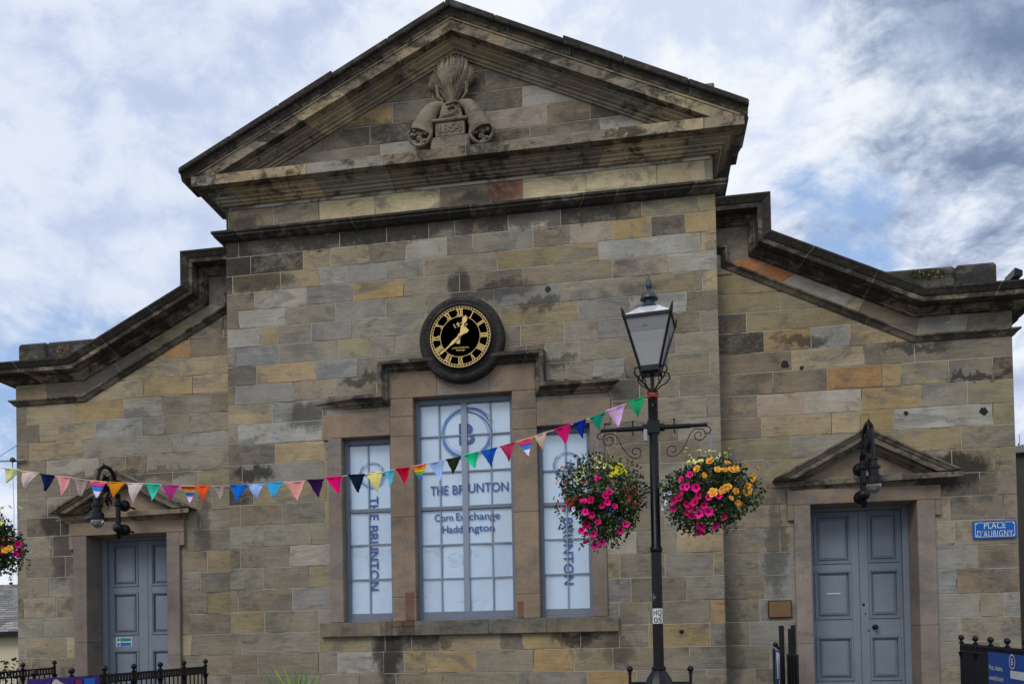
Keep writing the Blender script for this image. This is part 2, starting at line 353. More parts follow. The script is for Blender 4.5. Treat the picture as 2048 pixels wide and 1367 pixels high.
def text(mb, s, x, y, z, h, col=(.05, .1, .3, 1), mi=0, width=None, rot=0.0, depth=.003, anchor='c', spacing=1.0, frame=None, bold=.012):
    # flat lettering of cap height h standing in a plane facing -y (or in the given frame), front at y
    c = bpy.data.curves.new('t', 'FONT'); c.body = s; c.size = 1; c.extrude = 0; c.space_character = spacing; c.resolution_u = 3; c.offset = bold
    o = bpy.data.objects.new('t', c); SC.collection.objects.link(o)
    dg = bpy.context.evaluated_depsgraph_get(); me = o.evaluated_get(dg).to_mesh()
    vs = [Vector(v.co) for v in me.vertices]; fs = [list(p.vertices) for p in me.polygons]
    o.evaluated_get(dg).to_mesh_clear(); bpy.data.objects.remove(o); bpy.data.curves.remove(c)
    if not vs: return
    x0, x1 = min(v.x for v in vs), max(v.x for v in vs); y0, y1 = min(v.y for v in vs), max(v.y for v in vs)
    k = h/.72; kx = (width/(x1-x0)) if width else k
    out = []
    for v in vs:
        lx = (v.x-(x0+x1)/2)*kx if anchor == 'c' else (v.x-x0)*kx; ly = (v.y-.36)*k
        lx, ly = lx*cos(rot)-ly*sin(rot), lx*sin(rot)+ly*cos(rot)
        if frame: P, ux, uy = frame; out.append(Vector(P)+Vector(ux)*lx+Vector(uy)*ly)
        else: out.append(Vector((x+lx, y, z+ly)))
    mb.add(out, fs, col, mi)
def clip(poly, a, b, c):              # keep a*x+b*z<=c
    out = []
    for i in range(len(poly)):
        p, q = poly[i], poly[(i+1) % len(poly)]; dp, dq = a*p[0]+b*p[1]-c, a*q[0]+b*q[1]-c
        if dp <= 1e-9: out.append(p)
        if (dp < -1e-9 and dq > 1e-9) or (dp > 1e-9 and dq < -1e-9):
            t = dp/(dp-dq); out.append((p[0]+(q[0]-p[0])*t, p[1]+(q[1]-p[1])*t))
    return out
def area(p): return sum(p[i][0]*p[(i+1) % len(p)][1]-p[(i+1) % len(p)][0]*p[i][1] for i in range(len(p)))/2
def inset(poly, d):
    r = poly
    n = len(poly)
    for i in range(n):
        (x0, z0), (x1, z1) = poly[i], poly[(i+1) % n]; l = math.hypot(x1-x0, z1-z0)
        if l < 1e-6: continue
        a, b = (z1-z0)/l, -(x1-x0)/l      # outward normal for ccw
        r = clip(r, a, b, a*x0+b*z0-d)
        if len(r) < 3: return []
    return r
def minus(polys, rect):
    x0, z0, x1, z1 = rect; out = []
    for p in polys:
        if max(q[0] for q in p) <= x0 or min(q[0] for q in p) >= x1 or max(q[1] for q in p) <= z0 or min(q[1] for q in p) >= z1: out.append(p); continue
        parts = [clip(p, 1, 0, x0), clip(p, -1, 0, -x1)]
        mid = clip(clip(p, -1, 0, -x0), 1, 0, x1)
        if len(mid) > 2: parts += [clip(mid, 0, 1, z0), clip(mid, 0, -1, -z1)]
        out += [q for q in parts if len(q) > 2 and abs(area(q)) > 4e-4]
    return out
# ------------------------------------------------------------------ ashlar
AL = 1.84     # photo tone -> stone albedo under this light
TONE = dict(g=(119, 112, 101), b=(117, 115, 113), n=(106, 96, 84), t=(140, 124, 100), o=(122, 112, 88), y=(138, 117, 84), r=(146, 108, 72),
            d=(94, 85, 74), k=(84, 79, 74), l=(140, 135, 128), p=(136, 121, 108), e=(113, 105, 92), c=(152, 140, 114), R=(112, 84, 70), O=(150, 98, 66), B=(100, 92, 82))
LEVEL = dict(k=10, d=7, B=5, n=3, R=3, l=1, g=1, e=2, t=1, o=1, p=2, y=1, r=2)
def tone(c, j=.07):
    t_ = [v*.86+m*.14 for v, m in zip(TONE[c], (112, 104, 92))] if c in 'gbntoyrlpec' else TONE[c]; k = AL*(1+random.uniform(-j, j)); w_ = random.uniform(-.05, .05); m_ = sum(lin(v) for v in t_)/3
    f = lambda v: (lin(v)*1.05-m_*.05)*k
    lv = max(0, min(10, LEVEL.get(c, 1)+random.choice((-1, 0, 0, 1, 2))))
    return (min(.8, f(t_[0])*(.99+w_)), min(.8, f(t_[1])), min(.8, f(t_[2])*(.97-w_)), random.random()*.98+2*lv)
def ashlar(mb, rows, Y, holes=(), fits=(), core=None):
    # rows: (z_top, z_bottom, [x joints incl. both ends], codes)
    for zt, zb, xs, cs in rows:
        for i in range(len(xs)-1):
            x0, x1 = xs[i], xs[i+1]
            if x1-x0 < .02: continue
            ps = [[(x0, zb), (x1, zb), (x1, zt), (x0, zt)]]
            for h in holes: ps = minus(ps, h)
            for fn in fits: ps = [q for p in ps for q in fn(p)]
            col = tone(cs[i % len(cs)]); jy = random.uniform(-.002, .002)
            for p in ps:
                if len(p) < 3 or area(p) < 8e-4: continue
                A, B = inset(p, .0036), inset(p, .0070)
                if len(A) < 3 or len(B) < 3: continue
                mb.add([(x, Y+jy, z) for x, z in B], [list(range(len(B)))], col)
                if len(A) == len(B):
                    n = len(A); vs = [(x, Y+jy, z) for x, z in B]+[(x, Y+.0065, z) for x, z in A]
                    mb.add(vs, [(i_, i_+n, (i_+1) % n+n, (i_+1) % n) for i_ in range(n)], col)
def back(mb, polys, Y, holes, mi=1):
    for h in holes: polys = minus(polys, h)
    for p in polys: mb.add([(x, Y, z) for x, z in p], [list(range(len(p)))], (.3, .3, .3, 1), mi)
random.seed(7)
CW = 3.25; LW = 6.708; YS = .312; DPL = .70
hall = thing('stone_hall', (0, 0, 0), 'old sandstone hall with a stepped gabled front, a clock and two grey doors', 'building')
# --- central wall rows
CZ = [7.19, 6.945, 6.69, 6.448, 6.207, 5.962, 5.705, 5.445, 5.19, 4.92, 4.65, 4.375, 4.105, 3.835, 3.56, 3.277, 2.99, 2.705, 2.415, 2.117, 1.83, 1.545, 1.26, .975, .69, .405, .12, 0]
CJ = [([477, 581, 679, 773, 857, 909, 1016, 1121, 1283, 1397], 'Bddddndldoo'),
 ([501, 606, 660, 739, 810, 893, 945, 1066, 1141, 1224, 1302, 1370], 'Bdttnlngnpydy'),
 ([465, 561, 638, 694, 771, 847.5, 994, 1197, 1402], 'dotlbgeolt'),
 ([508, 614, 706, 807, 919, 1046, 1224, 1336], 'nlbygneplr'),
 ([478, 571, 671, 771, 852, 987, 1120, 1291, 1405], 'nlgbgebgor'[:9]+'t'),
 ([519, 554, 623, 704, 850, 1000, 1157, 1259, 1373], 'ltgbggobln'),
 ([471, 556, 677, 740, 790, 1041, 1128, 1195, 1300, 1400], 'gbgoggtgbngle'),
 ([513, 632, 716, 755, 1053, 1090, 1159, 1352], 'ntbnedggge'),
 ([470, 587, 673, 752, 1080, 1132, 1186, 1249, 1340, 1419], 'nbgegggbnegp'),
 ([544, 645, 760, 1170, 1279, 1359], 'tbgggen'),
 ([476, 650, 1225, 1414], 'glggeB'),
 ([550, 650, 1230, 1357], 'Bteng'),
 ([484, 650, 1215, 1320, 1402], 'nbgenn'),
 ([507, 655, 1230, 1365], 'kotge'),
 ([480, 563, 650, 1277, 1400], 'nneogen'),
 ([526, 623, 1250, 1330, 1415], 'ggeneng'),
 ([480, 579, 1274, 1353], 'neletg'),
 ([527, 617, 1240, 1330, 1427], 'geoegoe'),
 ([476, 585, 1262, 1373], 'eebngn'),
 ([529, 637, 1238, 1298, 1420], 'oegggyg'),
 ([482, 637, 741, 770, 823, 879, 1000, 1045, 1161, 1239, 1297, 1420], 'egonBBtByngyg'),
 ([515, 637, 675, 767, 808, 853, 951, 1067, 1148, 1226, 1379], 'neelByygyoeg'),
 ([488, 600, 715, 792, 886, 1034, 1175, 1273, 1414], 'gegenegyeg')]
def rows_for(Z, J, Y, xa, xb):
    out = []
    for i in range(len(Z)-1):
        zt, zb = Z[i], Z[i+1]
        if i < len(J) and J[i]:
            px, cs = J[i]; xs = [xat(p, (zt+zb)/2, Y) for p in px]
        else:
            n = random.randint(5, 8) if xb-xa > 5 else random.randint(3, 4); xs = [xa+(xb-xa)*(k+random.uniform(-.2, .2))/n for k in range(1, n)]; cs = ''.join(random.choice('gengeo') for _ in range(12))
        xs = [xa]+[x for x in sorted(xs) if xa+.08 < x < xb-.08]+[xb]
        out.append((zt, zb, xs, cs))
    return out
WIN_HOLES = [(-.95, 1.925, .95, 5.16), (-1.80, 1.925, 1.80, 4.64)]
mb = MB()
ashlar(mb, rows_for(CZ, CJ, 0, -CW, CW), 0, WIN_HOLES)
back(mb, [[(-CW+.004, 0), (CW-.004, 0), (CW-.004, 7.3), (-CW+.004, 7.3)]], .005, WIN_HOLES)
for s in (-1, 1):                       # sides of the centre block
    x = s*(CW-.004)
    for i in range(len(CZ)-1):
        ys = [.006, .34+.25*(i % 2), 1.1, 2.0, 3.2, 4.5, 6, 8, 10, 12]
        for a, b in zip(ys[:-1], ys[1:]):
            q = [(x, a+.004, CZ[i+1]+.004), (x, b-.004, CZ[i+1]+.004), (x, b-.004, CZ[i]-.004), (x, a+.004, CZ[i]-.004)]
            mb.add(q, [(0, 1, 2, 3)], tone(random.choice('gneo')))
    q = [(s*(CW-.01), .006, 0), (s*(CW-.01), 12, 0), (s*(CW-.01), 12, 7.9), (s*(CW-.01), .006, 7.9)]; mb.add(q, [(0, 1, 2, 3)], (.3, .3, .3, 1), 1)
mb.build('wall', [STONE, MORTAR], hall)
# --- frieze and tympanum
mb = MB()
fj = [546, 638, 750, 880, 981, 1046, 1172, 1314, 1409]
ashlar(mb, [(7.64, 7.28, [-CW+.02]+[xat(p, 7.45, .02) for p in fj]+[CW-.02], 'nnccnRcctn')], .02)
for i_, c_ in enumerate(mb.c): mb.c[i_] = (c_[0]*1.35, c_[1]*1.33, c_[2]*1.28, c_[3])
back(mb, [[(-CW+.024, 7.2), (CW-.024, 7.2), (CW-.024, 7.7), (-CW+.024, 7.7)]], .025, [])
RS = .467
def tymp(p): return [q for q in [clip(clip(p, RS, 1, 9.36), -RS, 1, 9.36)] if len(q) > 2]
tr = []
for zt, zb, px, cs in [(8.27, 7.9, [520, 582, 760, 830, 1060, 1200], 'onnldnle'), (8.53, 8.27, [640, 740, 850, 970, 1093, 1180], 'ndddpnde'), (8.80, 8.53, [690, 785, 900, 1045, 1150], 'nyBdlnd'), (9.08, 8.8, [864, 972], 'ddnn'), (9.4, 9.08, [900], 'dd')]:
    tr.append((zt, zb, [-CW+.2]+[xat(p, (zt+zb)/2, 0) for p in px]+[CW-.2], cs))
ashlar(mb, tr, 0, fits=[tymp])
back(mb, [[(-3.2, 7.6), (3.2, 7.6), (3.2, 7.9), (0, 9.4), (-3.2, 7.9)]], .006, [])
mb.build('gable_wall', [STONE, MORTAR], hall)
# --- wings
LZ = [6.6, 6.25, 5.994, 5.735, 5.48, 5.215, 4.94, 4.67, 4.405, 4.133, 3.86, 3.572, 3.3, 3.003, 2.704, 2.41, 2.117, 1.83, 1.54, 1.25, .975, .69, .405, .12, 0]
LJ = [None, ([446], 'nn'), ([326, 381], 'orn'), ([360], 'tt'), ([180, 287, 385], 'ltyt'), ([53, 147, 246, 324, 421], 'ntylgn'), ([79, 191, 283, 329, 381], 'ntlgeg'), ([58, 166, 346], 'ntgb'), ([92, 199, 251, 294], 'eleng'),
      ([50, 138, 345, 395], 'eengoe'), ([94, 300, 423], 'egeg'), ([52, 120, 400], 'eBeg'), ([105, 390], 'gneg'), ([53, 130, 414], 'eneoe'), ([98, 400], 'ege'), ([47, 112, 415], 'neeog'), ([87, 380], 'ggeg'), ([52, 134, 383], 'gecee'), ([62, 370], 'eegg'), ([90, 415], 'gegg')]
RZ = [6.6, 6.25, 5.99, 5.748, 5.497, 5.23, 4.975, 4.696, 4.414, 4.15, 3.875, 3.588, 3.305, 3.015, 2.707, 2.42, 2.124, 1.84, 1.545, 1.257, .975, .69, .405, .12, 0]
RJ = [None, ([1440], 'oo'), ([1560], 'oo'), ([1493], 'do'), ([1528, 1622, 1700], 'dylt'), ([1584, 1728], 'ntn'), ([1546, 1655, 1764, 1802, 1898, 1986], 'nnryond'), ([1515, 1608, 1723, 1844, 1935], 'nplygo'), ([1523, 1663, 1721, 1788, 1986], 'nttylot'),
      ([1582, 1718, 1923], 'ogoe'), ([1526, 1700, 1904, 1992], 'gogoo'), ([1500, 1960], 'engn'), ([1559, 1900, 2007], 'ggneg'), ([1560, 1910], 'ggeb'), ([1518, 1957], 'ebnn'), ([1530, 1913], 'ebne'), ([1520, 1960, 2009], 'ebebe'), ([1500, 1921], 'ebge'), ([1540, 1945, 2001], 'egngg'), ([1510, 1921], 'geoe'), ([1556, 1940], 'Bgeo')]
for s, Z, J in ((-1, LZ, LJ), (1, RZ, RJ)):
    mb = MB()
    xa, xb = (-LW, -CW) if s < 0 else (CW, LW)
    hole = (min(s*4.14, s*5.76), -.1, max(s*4.14, s*5.76), 3.45)
    def fit(p, s=s):
        if max(q[1] for q in p) <= 5.22: return [p]
        o = [clip(clip(p, -s, 0, -5.6), 0, 1, 5.27), clip(clip(p, s, 0, 5.6), s*.505, 1, 5.25+5.6*.505)]
        return [q for q in o if len(q) > 2]
    rw = rows_for(Z, J, YS, xa, xb)
    ashlar(mb, rw, YS, [hole], [fit])
    core = [[(xa+.004, 0), (xb-.004, 0), (xb-.004, 5.2), (xa+.004, 5.2)], [(s*5.6, 5.2), (s*3.26, 5.2), (s*3.26, 6.35)] if s < 0 else [(s*3.26, 5.2), (s*5.6, 5.2), (s*3.26, 6.35)], [(min(s*3.2, s*3.6), 6.1), (max(s*3.2, s*3.6), 6.1), (max(s*3.2, s*3.6), 6.98), (min(s*3.2, s*3.6), 6.98)]]
    back(mb, core, YS+.005, [hole])
    x = s*(LW-.003)
    for i in range(len(Z)-1):
        if Z[i] > 5.6: continue
        ys = [YS+.006, YS+.3+.25*(i % 2), 1.5, 2.6, 3.8, 5.2, 7, 9, 11, 12]
        for a, b in zip(ys[:-1], ys[1:]): mb.add([(x, a+.004, Z[i+1]+.004), (x, b-.004, Z[i+1]+.004), (x, b-.004, Z[i]-.004), (x, a+.004, Z[i]-.004)], [(0, 1, 2, 3)], tone(random.choice('gneo')))
    mb.add([(s*(LW-.01), YS+.006, 0), (s*(LW-.01), 12, 0), (s*(LW-.01), 12, 5.6), (s*(LW-.01), YS+.006, 5.6)], [(0, 1, 2, 3)], (.3, .3, .3, 1), 1)
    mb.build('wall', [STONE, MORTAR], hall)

# ------------------------------------------------------------------ mouldings
def run_xz(pts, Y, endmitre=0, ret=1.2, flip=False):
    # path in the wall plane; up is to the left of travel for flip False. Returns stations; endmitre: sign of the side on which the run returns round the corner
    st = []; n = len(pts)
    def nrm(i):
        dx, dz = pts[i+1][0]-pts[i][0], pts[i+1][1]-pts[i][1]; l = math.hypot(dx, dz); v = (-dz/l, dx/l)
        return (-v[0], -v[1]) if flip else v
    for i, (x, z) in enumerate(pts):
        if i == 0: u = nrm(0)
        elif i == n-1: u = nrm(n-2)
        else:
            a, b = nrm(i-1), nrm(i); k = 1+a[0]*b[0]+a[1]*b[1]; u = ((a[0]+b[0])/k, (a[1]+b[1])/k)
        st.append([(x, Y, z), (0, -1, 0), (u[0], 0, u[1])])
    return st
def with_return(st, side, ret, Y, end=0):
    # mitre the outer end (index 0 or -1) and run the moulding back along the side wall
    x, _, z = st[end][0]
    st[end][1] = (side, -1, 0); st[end][2] = (0, 0, 1)
    extra = [(x, Y+ret, z), (side, 0, 0), (0, 0, 1)]
    return [extra]+st if end == 0 else st+[extra]
def dark(n): return [tone(random.choice('ddBBnkBd'), .2) for _ in range(n)]
# wing cornices, bands and strings
def DKP(): k_ = random.uniform(.05, .075); return (k_, k_*.97, k_*.9, random.random()*.9+10)
CORP = [(-.15, .03), (.37, 0), (.37, -.022), (.355, -.04), (.325, -.085), (.31, -.095), (.31, -.10), (.305, -.145), (.17, -.15), (.17, -.165), (.145, -.17), (.13, -.185), (.10, -.195), (.10, -.205), (.065, -.21), (.055, -.225), (.03, -.23), (0, -.235)]
STRP = [(0, .012), (.075, 0), (.075, -.02), (.05, -.035), (.03, -.06), (.02, -.075), (0, -.075)]
for s in (-1, 1):
    fl = s > 0
    P = [(s*LW, 5.755), (s*5.64, 5.755), (s*3.895, 6.61), (s*3.895, 7.085), (s*3.25, 7.085)]
    mb = MB(); st = with_return(run_xz(P, YS, flip=fl), s, 1.6, YS)
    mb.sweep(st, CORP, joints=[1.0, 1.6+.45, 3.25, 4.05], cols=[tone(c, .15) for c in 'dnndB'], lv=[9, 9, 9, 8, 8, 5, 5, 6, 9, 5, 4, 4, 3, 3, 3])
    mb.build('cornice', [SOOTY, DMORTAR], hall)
    mb = MB()
    Q = [(s*LW, 5.295), (s*5.6, 5.295), (s*3.40, 6.40), (s*3.40, 6.60), (s*3.24, 6.60)]
    st = with_return(run_xz(Q, YS, flip=fl), s, 1.6, YS)
    mb.sweep(st, STRP, joints=[1.85, 2.62, 3.3, 3.95, 4.5, 5.0], cols=[tone(c, .15) for c in 'BdBdBdB'])
    mb.build('string_course', [CORN, DMORTAR], hall)
    # plain band between string and cornice, following both
    mb = MB()
    lo = [(s*LW, 5.27), (s*5.6, 5.27), (s*3.40, 6.385), (s*3.40, 6.60), (s*3.25, 6.60)]
    hi = [(s*LW, 5.60), (s*5.70, 5.60), (s*3.75, 6.50), (s*3.75, 6.98), (s*3.25, 6.98)]
    def lerp2(a, b, t): return (a[0]+(b[0]-a[0])*t, a[1]+(b[1]-a[1])*t)
    segs = []
    for (i, ts) in ((0, [0, .47, 1]), (1, [0, .27, .5, .8, 1] if s < 0 else [0, .31, .38, .72, .86, 1])):
        for a, b in zip(ts[:-1], ts[1:]): segs.append([lerp2(lo[i], lo[i+1], a), lerp2(lo[i], lo[i+1], b), lerp2(hi[i], hi[i+1], b), lerp2(hi[i], hi[i+1], a)])
    segs.append([lo[2], (s*3.25, 6.6), (s*3.25, 6.98), (s*3.75, 6.98), hi[2]] if s < 0 else [lo[2], (s*3.25, 6.6), (s*3.25, 6.98), (s*3.75, 6.98), hi[2]])
    cs = 'tnnBogB' if s < 0 else 'nlnclOOp'[:7]+'B'
    for k, p in enumerate(segs):
        if area(p) < 0: p = p[::-1]
        A = inset(p, .004)
        c_ = tone(cs[min(k, len(cs)-1)])
        mb.add([(x, YS+.001, z) for x, z in (A or p)], [list(range(len(A or p)))], c_)
        mb.add([(x, YS+.004, z) for x, z in p], [list(range(len(p)))], (.3, .3, .3, 1), 1)
    mb.add([(s*(LW-.003), YS+.001, 5.27), (s*(LW-.003), YS+2, 5.27), (s*(LW-.003), YS+2, 5.62), (s*(LW-.003), YS+.001, 5.62)], [(0, 1, 2, 3)], tone('n'))
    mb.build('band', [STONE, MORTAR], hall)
    # blocking course on the flat part
    mb = MB()
    z0, z1 = 5.74, 6.02
    mb.box(min(s*6.45, s*6.0), .02, z0, max(s*6.45, s*6.0), .5, z1, DKP())
    q = [(s*5.995, z0), (s*5.66, z0), (s*5.10, z1-.004), (s*5.995, z1-.004)]; mb.prism(q if area(q) > 0 else q[::-1], .02, .5, DKP())
    mb.build('blocking_course', [CORN], hall, bevel=.03)
# central string course
mb = MB()
STC = [(0, .115), (.13, .075), (.145, .07), (.145, .04), (.12, .03), (.12, .005), (.09, -.01), (.06, -.03), (.03, -.04), (0, -.045)]
def run_x(z, x0, x1, Y, ret):
    return [[(x0, Y+ret, z), (-1, 0, 0), (0, 0, 1)], [(x0, Y, z), (-1, -1, 0), (0, 0, 1)], [(x1, Y, z), (1, -1, 0), (0, 0, 1)], [(x1, Y+ret, z), (1, 0, 0), (0, 0, 1)]]
jl = [.35+xat(p, 7.25, -.1)+CW for p in (491, 712, 941, 1157, 1221, 1370)]
mb.sweep(run_x(7.195, -CW, CW, 0, .35), STC, joints=jl, cols=[tone(c, .15) for c in 'kBkBkkB'])
mb.build('string_course', [SOOTY, DMORTAR], hall)
# pediment: horizontal cornice
mb = MB()
HC = [(0, .30), (.32, .235), (.325, .225), (.325, .10), (.20, .095), (.20, .075), (.175, .07), (.165, .05), (.125, .03), (.115, .027), (.115, .005), (.085, -.0), (.07, -.03), (.04, -.036), (.04, -.055), (.0, -.06)]
jl = [.6+xat(p, 7.8, -.3)+CW for p in (475, 640, 780, 930, 1010, 1190, 1360)]
mb.sweep(run_x(7.70, -CW, CW, 0, .6), HC, joints=jl, cols=[tone(c, .12) for c in 'gtgnBnte'], lv=[8, 5, 5, 7, 2, 2, 2, 3, 2, 2])
mb.build('cornice', [CORN, DMORTAR], hall)
# raking cornices, meeting at the apex
mb = MB()
RK = [(-.35, .0), (.41, 0), (.41, -.025), (.385, -.05), (.35, -.11), (.335, -.125), (.32, -.13), (.32, -.15), (.305, -.155), (.305, -.272), (.19, -.277), (.19, -.298), (.165, -.302), (.155, -.325), (.115, -.345), (.105, -.348), (.105, -.365), (.07, -.372), (.06, -.40), (.035, -.405), (.03, -.425), (0, -.43)]
TL, TR, AP = at(357, 335, -.42), at(1497, 197, -.42), at(888, 1, -.42)
za = AP.z; ends = {-1: (TL.x, TL.z), 1: (TR.x, TR.z)}
RK1, RK2 = RK[:7]+[(-.1, -.13)], [(-.1, -.12), (.32, -.13)]+RK[7:]
def rake(prof, zcut=None):
    pts = []
    for s_ in (-1, 1):
        x, z = ends[s_]; sl_ = (za-z)/abs(x); pts.append((x, z) if zcut is None else (s_*(za-zcut)/sl_, zcut))
    st = run_xz([pts[0], (0, za), pts[1]], 0)
    for i_, s_ in ((0, -1), (2, 1)):
        th = math.atan((za-ends[s_][1])/abs(ends[s_][0]))
        st[i_][2] = (0, 0, 1/cos(th)) if zcut is None else (s_/sin(th), 0, 0)
    return st
LR = 4.05
rj = [.72, 1.38, 2.15, 3.1, LR+.85, LR+1.7, LR+2.3, LR+3.3]
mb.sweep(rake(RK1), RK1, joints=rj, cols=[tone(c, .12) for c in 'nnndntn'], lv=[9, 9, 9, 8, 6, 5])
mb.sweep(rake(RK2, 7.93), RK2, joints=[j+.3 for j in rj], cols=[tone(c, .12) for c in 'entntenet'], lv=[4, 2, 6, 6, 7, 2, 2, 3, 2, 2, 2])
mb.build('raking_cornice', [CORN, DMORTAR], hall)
mb = MB()     # capping slabs laid on the rake, each lipping over the next
for s in (-1, 1):
    ts = [0, .2, .38, .58, .78, .985, 1.0] if s < 0 else [0, .19, .40, .60, .83, .99]
    ts = [t/ts[-1] for t in ts]
    for k, (a, b) in enumerate(zip(ts[:-1], ts[1:])):
        xe, ze = abs(ends[s][0]), ends[s][1]; sl_ = (za-ze)/xe
        xa_, xb_ = s*(xe+.012)*(1-a), s*(xe+.012)*(1-b); z_a, z_b = za-sl_*abs(xa_), za-sl_*abs(xb_)
        d = .012*(k % 3)
        poly = [(xa_+s*-.006, z_a-.07), (xb_, z_b-.07), (xb_, z_b+.012+d), (xa_-s*.006, z_a+.004+d)]
        if area(poly) < 0: poly = poly[::-1]
        mb.prism(poly, -.425, .3, tone(random.choice('kdkk')))
for i_, c_ in enumerate(mb.c): mb.c[i_] = (c_[0]*.32, c_[1]*.32, c_[2]*.32, c_[3])
mb.build('gable_coping', [CORN], hall, bevel=.012)
for s in (-1, 1):       # eaves gutter stones returning along the sides
    mb = MB(); ze = ends[s][1]
    EP = [(.0, .05), (.41, 0), (.41, -.025), (.385, -.05), (.35, -.11), (.33, -.125), (.31, -.13)]
    mb.sweep([[(s*CW, -.05, ze), (s, 0, 0), (0, 0, 1)], [(s*CW, .6, ze), (s, 0, 0), (0, 0, 1)]], EP, cols=[tone('d')])
    mb.box(min(s*CW, s*(CW+.28)), -.05, 7.9, max(s*CW, s*(CW+.28)), .6, ze-.11, tone('d'))
    mb.build('eaves_cornice', [SOOTY, DMORTAR], hall)
# roofs
mb = MB()
zr = 9.45
mb.add([(-3.5, .2, 7.75), (0, .2, zr), (0, 12, zr), (-3.5, 12, 7.75), (3.5, .2, 7.75), (3.5, 12, 7.75)], [(0, 1, 2, 3), (1, 4, 5, 2), (0, 4, 1), (3, 2, 5)])
for s in (-1, 1):
    mb.add([(s*6.9, .6, 5.5), (s*3.2, .6, 6.5), (s*3.2, 12, 6.5), (s*6.9, 12, 5.5)], [(0, 1, 2, 3)])
mb.build('roof', [SLATE], hall)
mb = MB(); a = at(1394, 187, .67); b = at(1424, 166, .67)
mb.box(a.x, .7, a.z-.5, b.x, 1.1, b.z, tone('o')); mb.box(a.x-.03, .67, b.z-.06, b.x+.03, 1.13, b.z+.01, tone('o'))
mb.build('chimney', [CORN], hall, bevel=.015)
# ------------------------------------------------------------------ carved relief with date
cr = MB(); cc = tone('g', 0); cx, cyy = at(902, 285, -.15).x, -.15
def pz(py): return at(902, py, -.15).z
cr.box(cx-.26, -.2, 7.93, cx+.26, -.002, pz(272)-.02, cc); cr.box(cx-.20, -.19, pz(272)-.02, cx+.19, -.002, pz(246), cc); cr.box(cx-.24, -.22, pz(246), cx+.23, -.002, pz(240), cc)
cr.prism([(cx-.17, pz(240)), (cx+.17, pz(240)), (cx+.11, pz(203)), (cx-.11, pz(203))], -.14, -.002, cc)
relief = cr.build('relief_carving', [CARVE], hall, bevel=.012)
t_ = MB(); text(t_, '1854', cx, -.1935, pz(259), .105, col=cc, width=.30)
for v in list(t_.v): pass
tt = MB(); tt.v = [Vector(v) for v in t_.v]; tt.f = t_.f; tt.mi = t_.mi; tt.c = [cc]*len(t_.f)
o = tt.build('date_numerals', [CARVE], relief); sm = o.modifiers.new('s', 'SOLIDIFY'); sm.thickness = .016; sm.offset = 0
sh = MB(); random.seed(11)
bx, bz = cx+.02, pz(205)
for i in range(150):                       # wheat stalks and ears: a bulging sheaf, drooping at the sides
    a = random.uniform(-1, 1); dep = random.random(); a *= .55+.45*dep if random.random() < .5 else 1
    L = random.uniform(.60, .68)-.20*a*a; kk = random.uniform(.4, 1.25); pts = []
    for k in range(8):
        t = k/7; x = bx+a*(.045+.265*sin(min(1, t*1.25)*pi/2)**1.6)+.012*sin(7*t+i)*t; z = bz+L*(t**.92)-(.10*max(0, abs(a)-.6)*2.2*max(0, t-.6)*2.4)
        pts.append((x, -.05-.13*(1-a*a*.7)*sin(pi*min(1, t*.8+.12))*(.35+.65*dep), z))
    sh.tube(pts, [.013, .011, .011, .012, .016, .021, .018, .007], 5, (cc[0]*kk, cc[1]*kk, cc[2]*kk, cc[3]))
sh.lathe([(.09, 0), (.075, .08), (.065, .14), (.11, .24), (.17, .36), (.16, .46)], (bx, -.03, bz), 16, cc)
sh.tube([(bx-.13, -.08, bz+.02), (bx-.05, -.16, bz-.01), (bx+.06, -.17, bz), (bx+.14, -.08, bz-.03)], .022, 6, cc)
for s in (-1, 1):
    sh.tube([(bx+s*.10, -.1, bz+.22), (bx+s*.2, -.13, bz+.25), (bx+s*.19, -.12, bz+.12), (bx+s*.12, -.1, bz+.06)], [.02, .03, .025, .01], 6, cc)
sh.tube([(bx-.17, -.16, pz(240)+.03), (bx-.10, -.17, pz(236)+.03), (bx, -.17, pz(232)+.02), (bx+.07, -.17, pz(222)), (bx+.02, -.16, pz(212)), (bx-.06, -.16, pz(216))], .017, 6, cc)
sh.build('wheat_sheaf', [CARVE], relief, smooth=True)
for s in (-1, 1):
    hn = MB(); pts = []; rs = []
    tip = Vector((cx+s*.10, -.10, pz(203))); end = at(840 if s < 0 else 964, 268 if s < 0 else 262, -.2)
    for k in range(16):
        t = k/15; x = tip.x+(end.x-tip.x)*(t**.8)*1.0; z = tip.z+(end.z-tip.z)*t+.11*sin(pi*t)
        pts.append((x, -.09-.06*t, z)); rs.append((.04+.115*t)*(1+.09*(k % 2)))
    hn.tube(pts, rs, 12, cc)
    e = Vector(pts[-1]); ring = [(e.x+.15*cos(q), e.y-.07, e.z-.03+.115*sin(q)+.02*cos(2*q)) for q in [2*pi*i/20 for i in range(20)]]
    hn.tube(ring, .024, 6, cc, closed=True)
    random.seed(4)
    for i in range(30):
        q, r = random.random()*2*pi, .10*sqrt(random.random()); hn.ball((e.x+r*cos(q), e.y-.06-.04*random.random(), e.z-.045+r*sin(q)), random.choice((.018, .024, .03)), cc, seg=8)
    hn.build('cornucopia', [CARVE], relief, smooth=True)
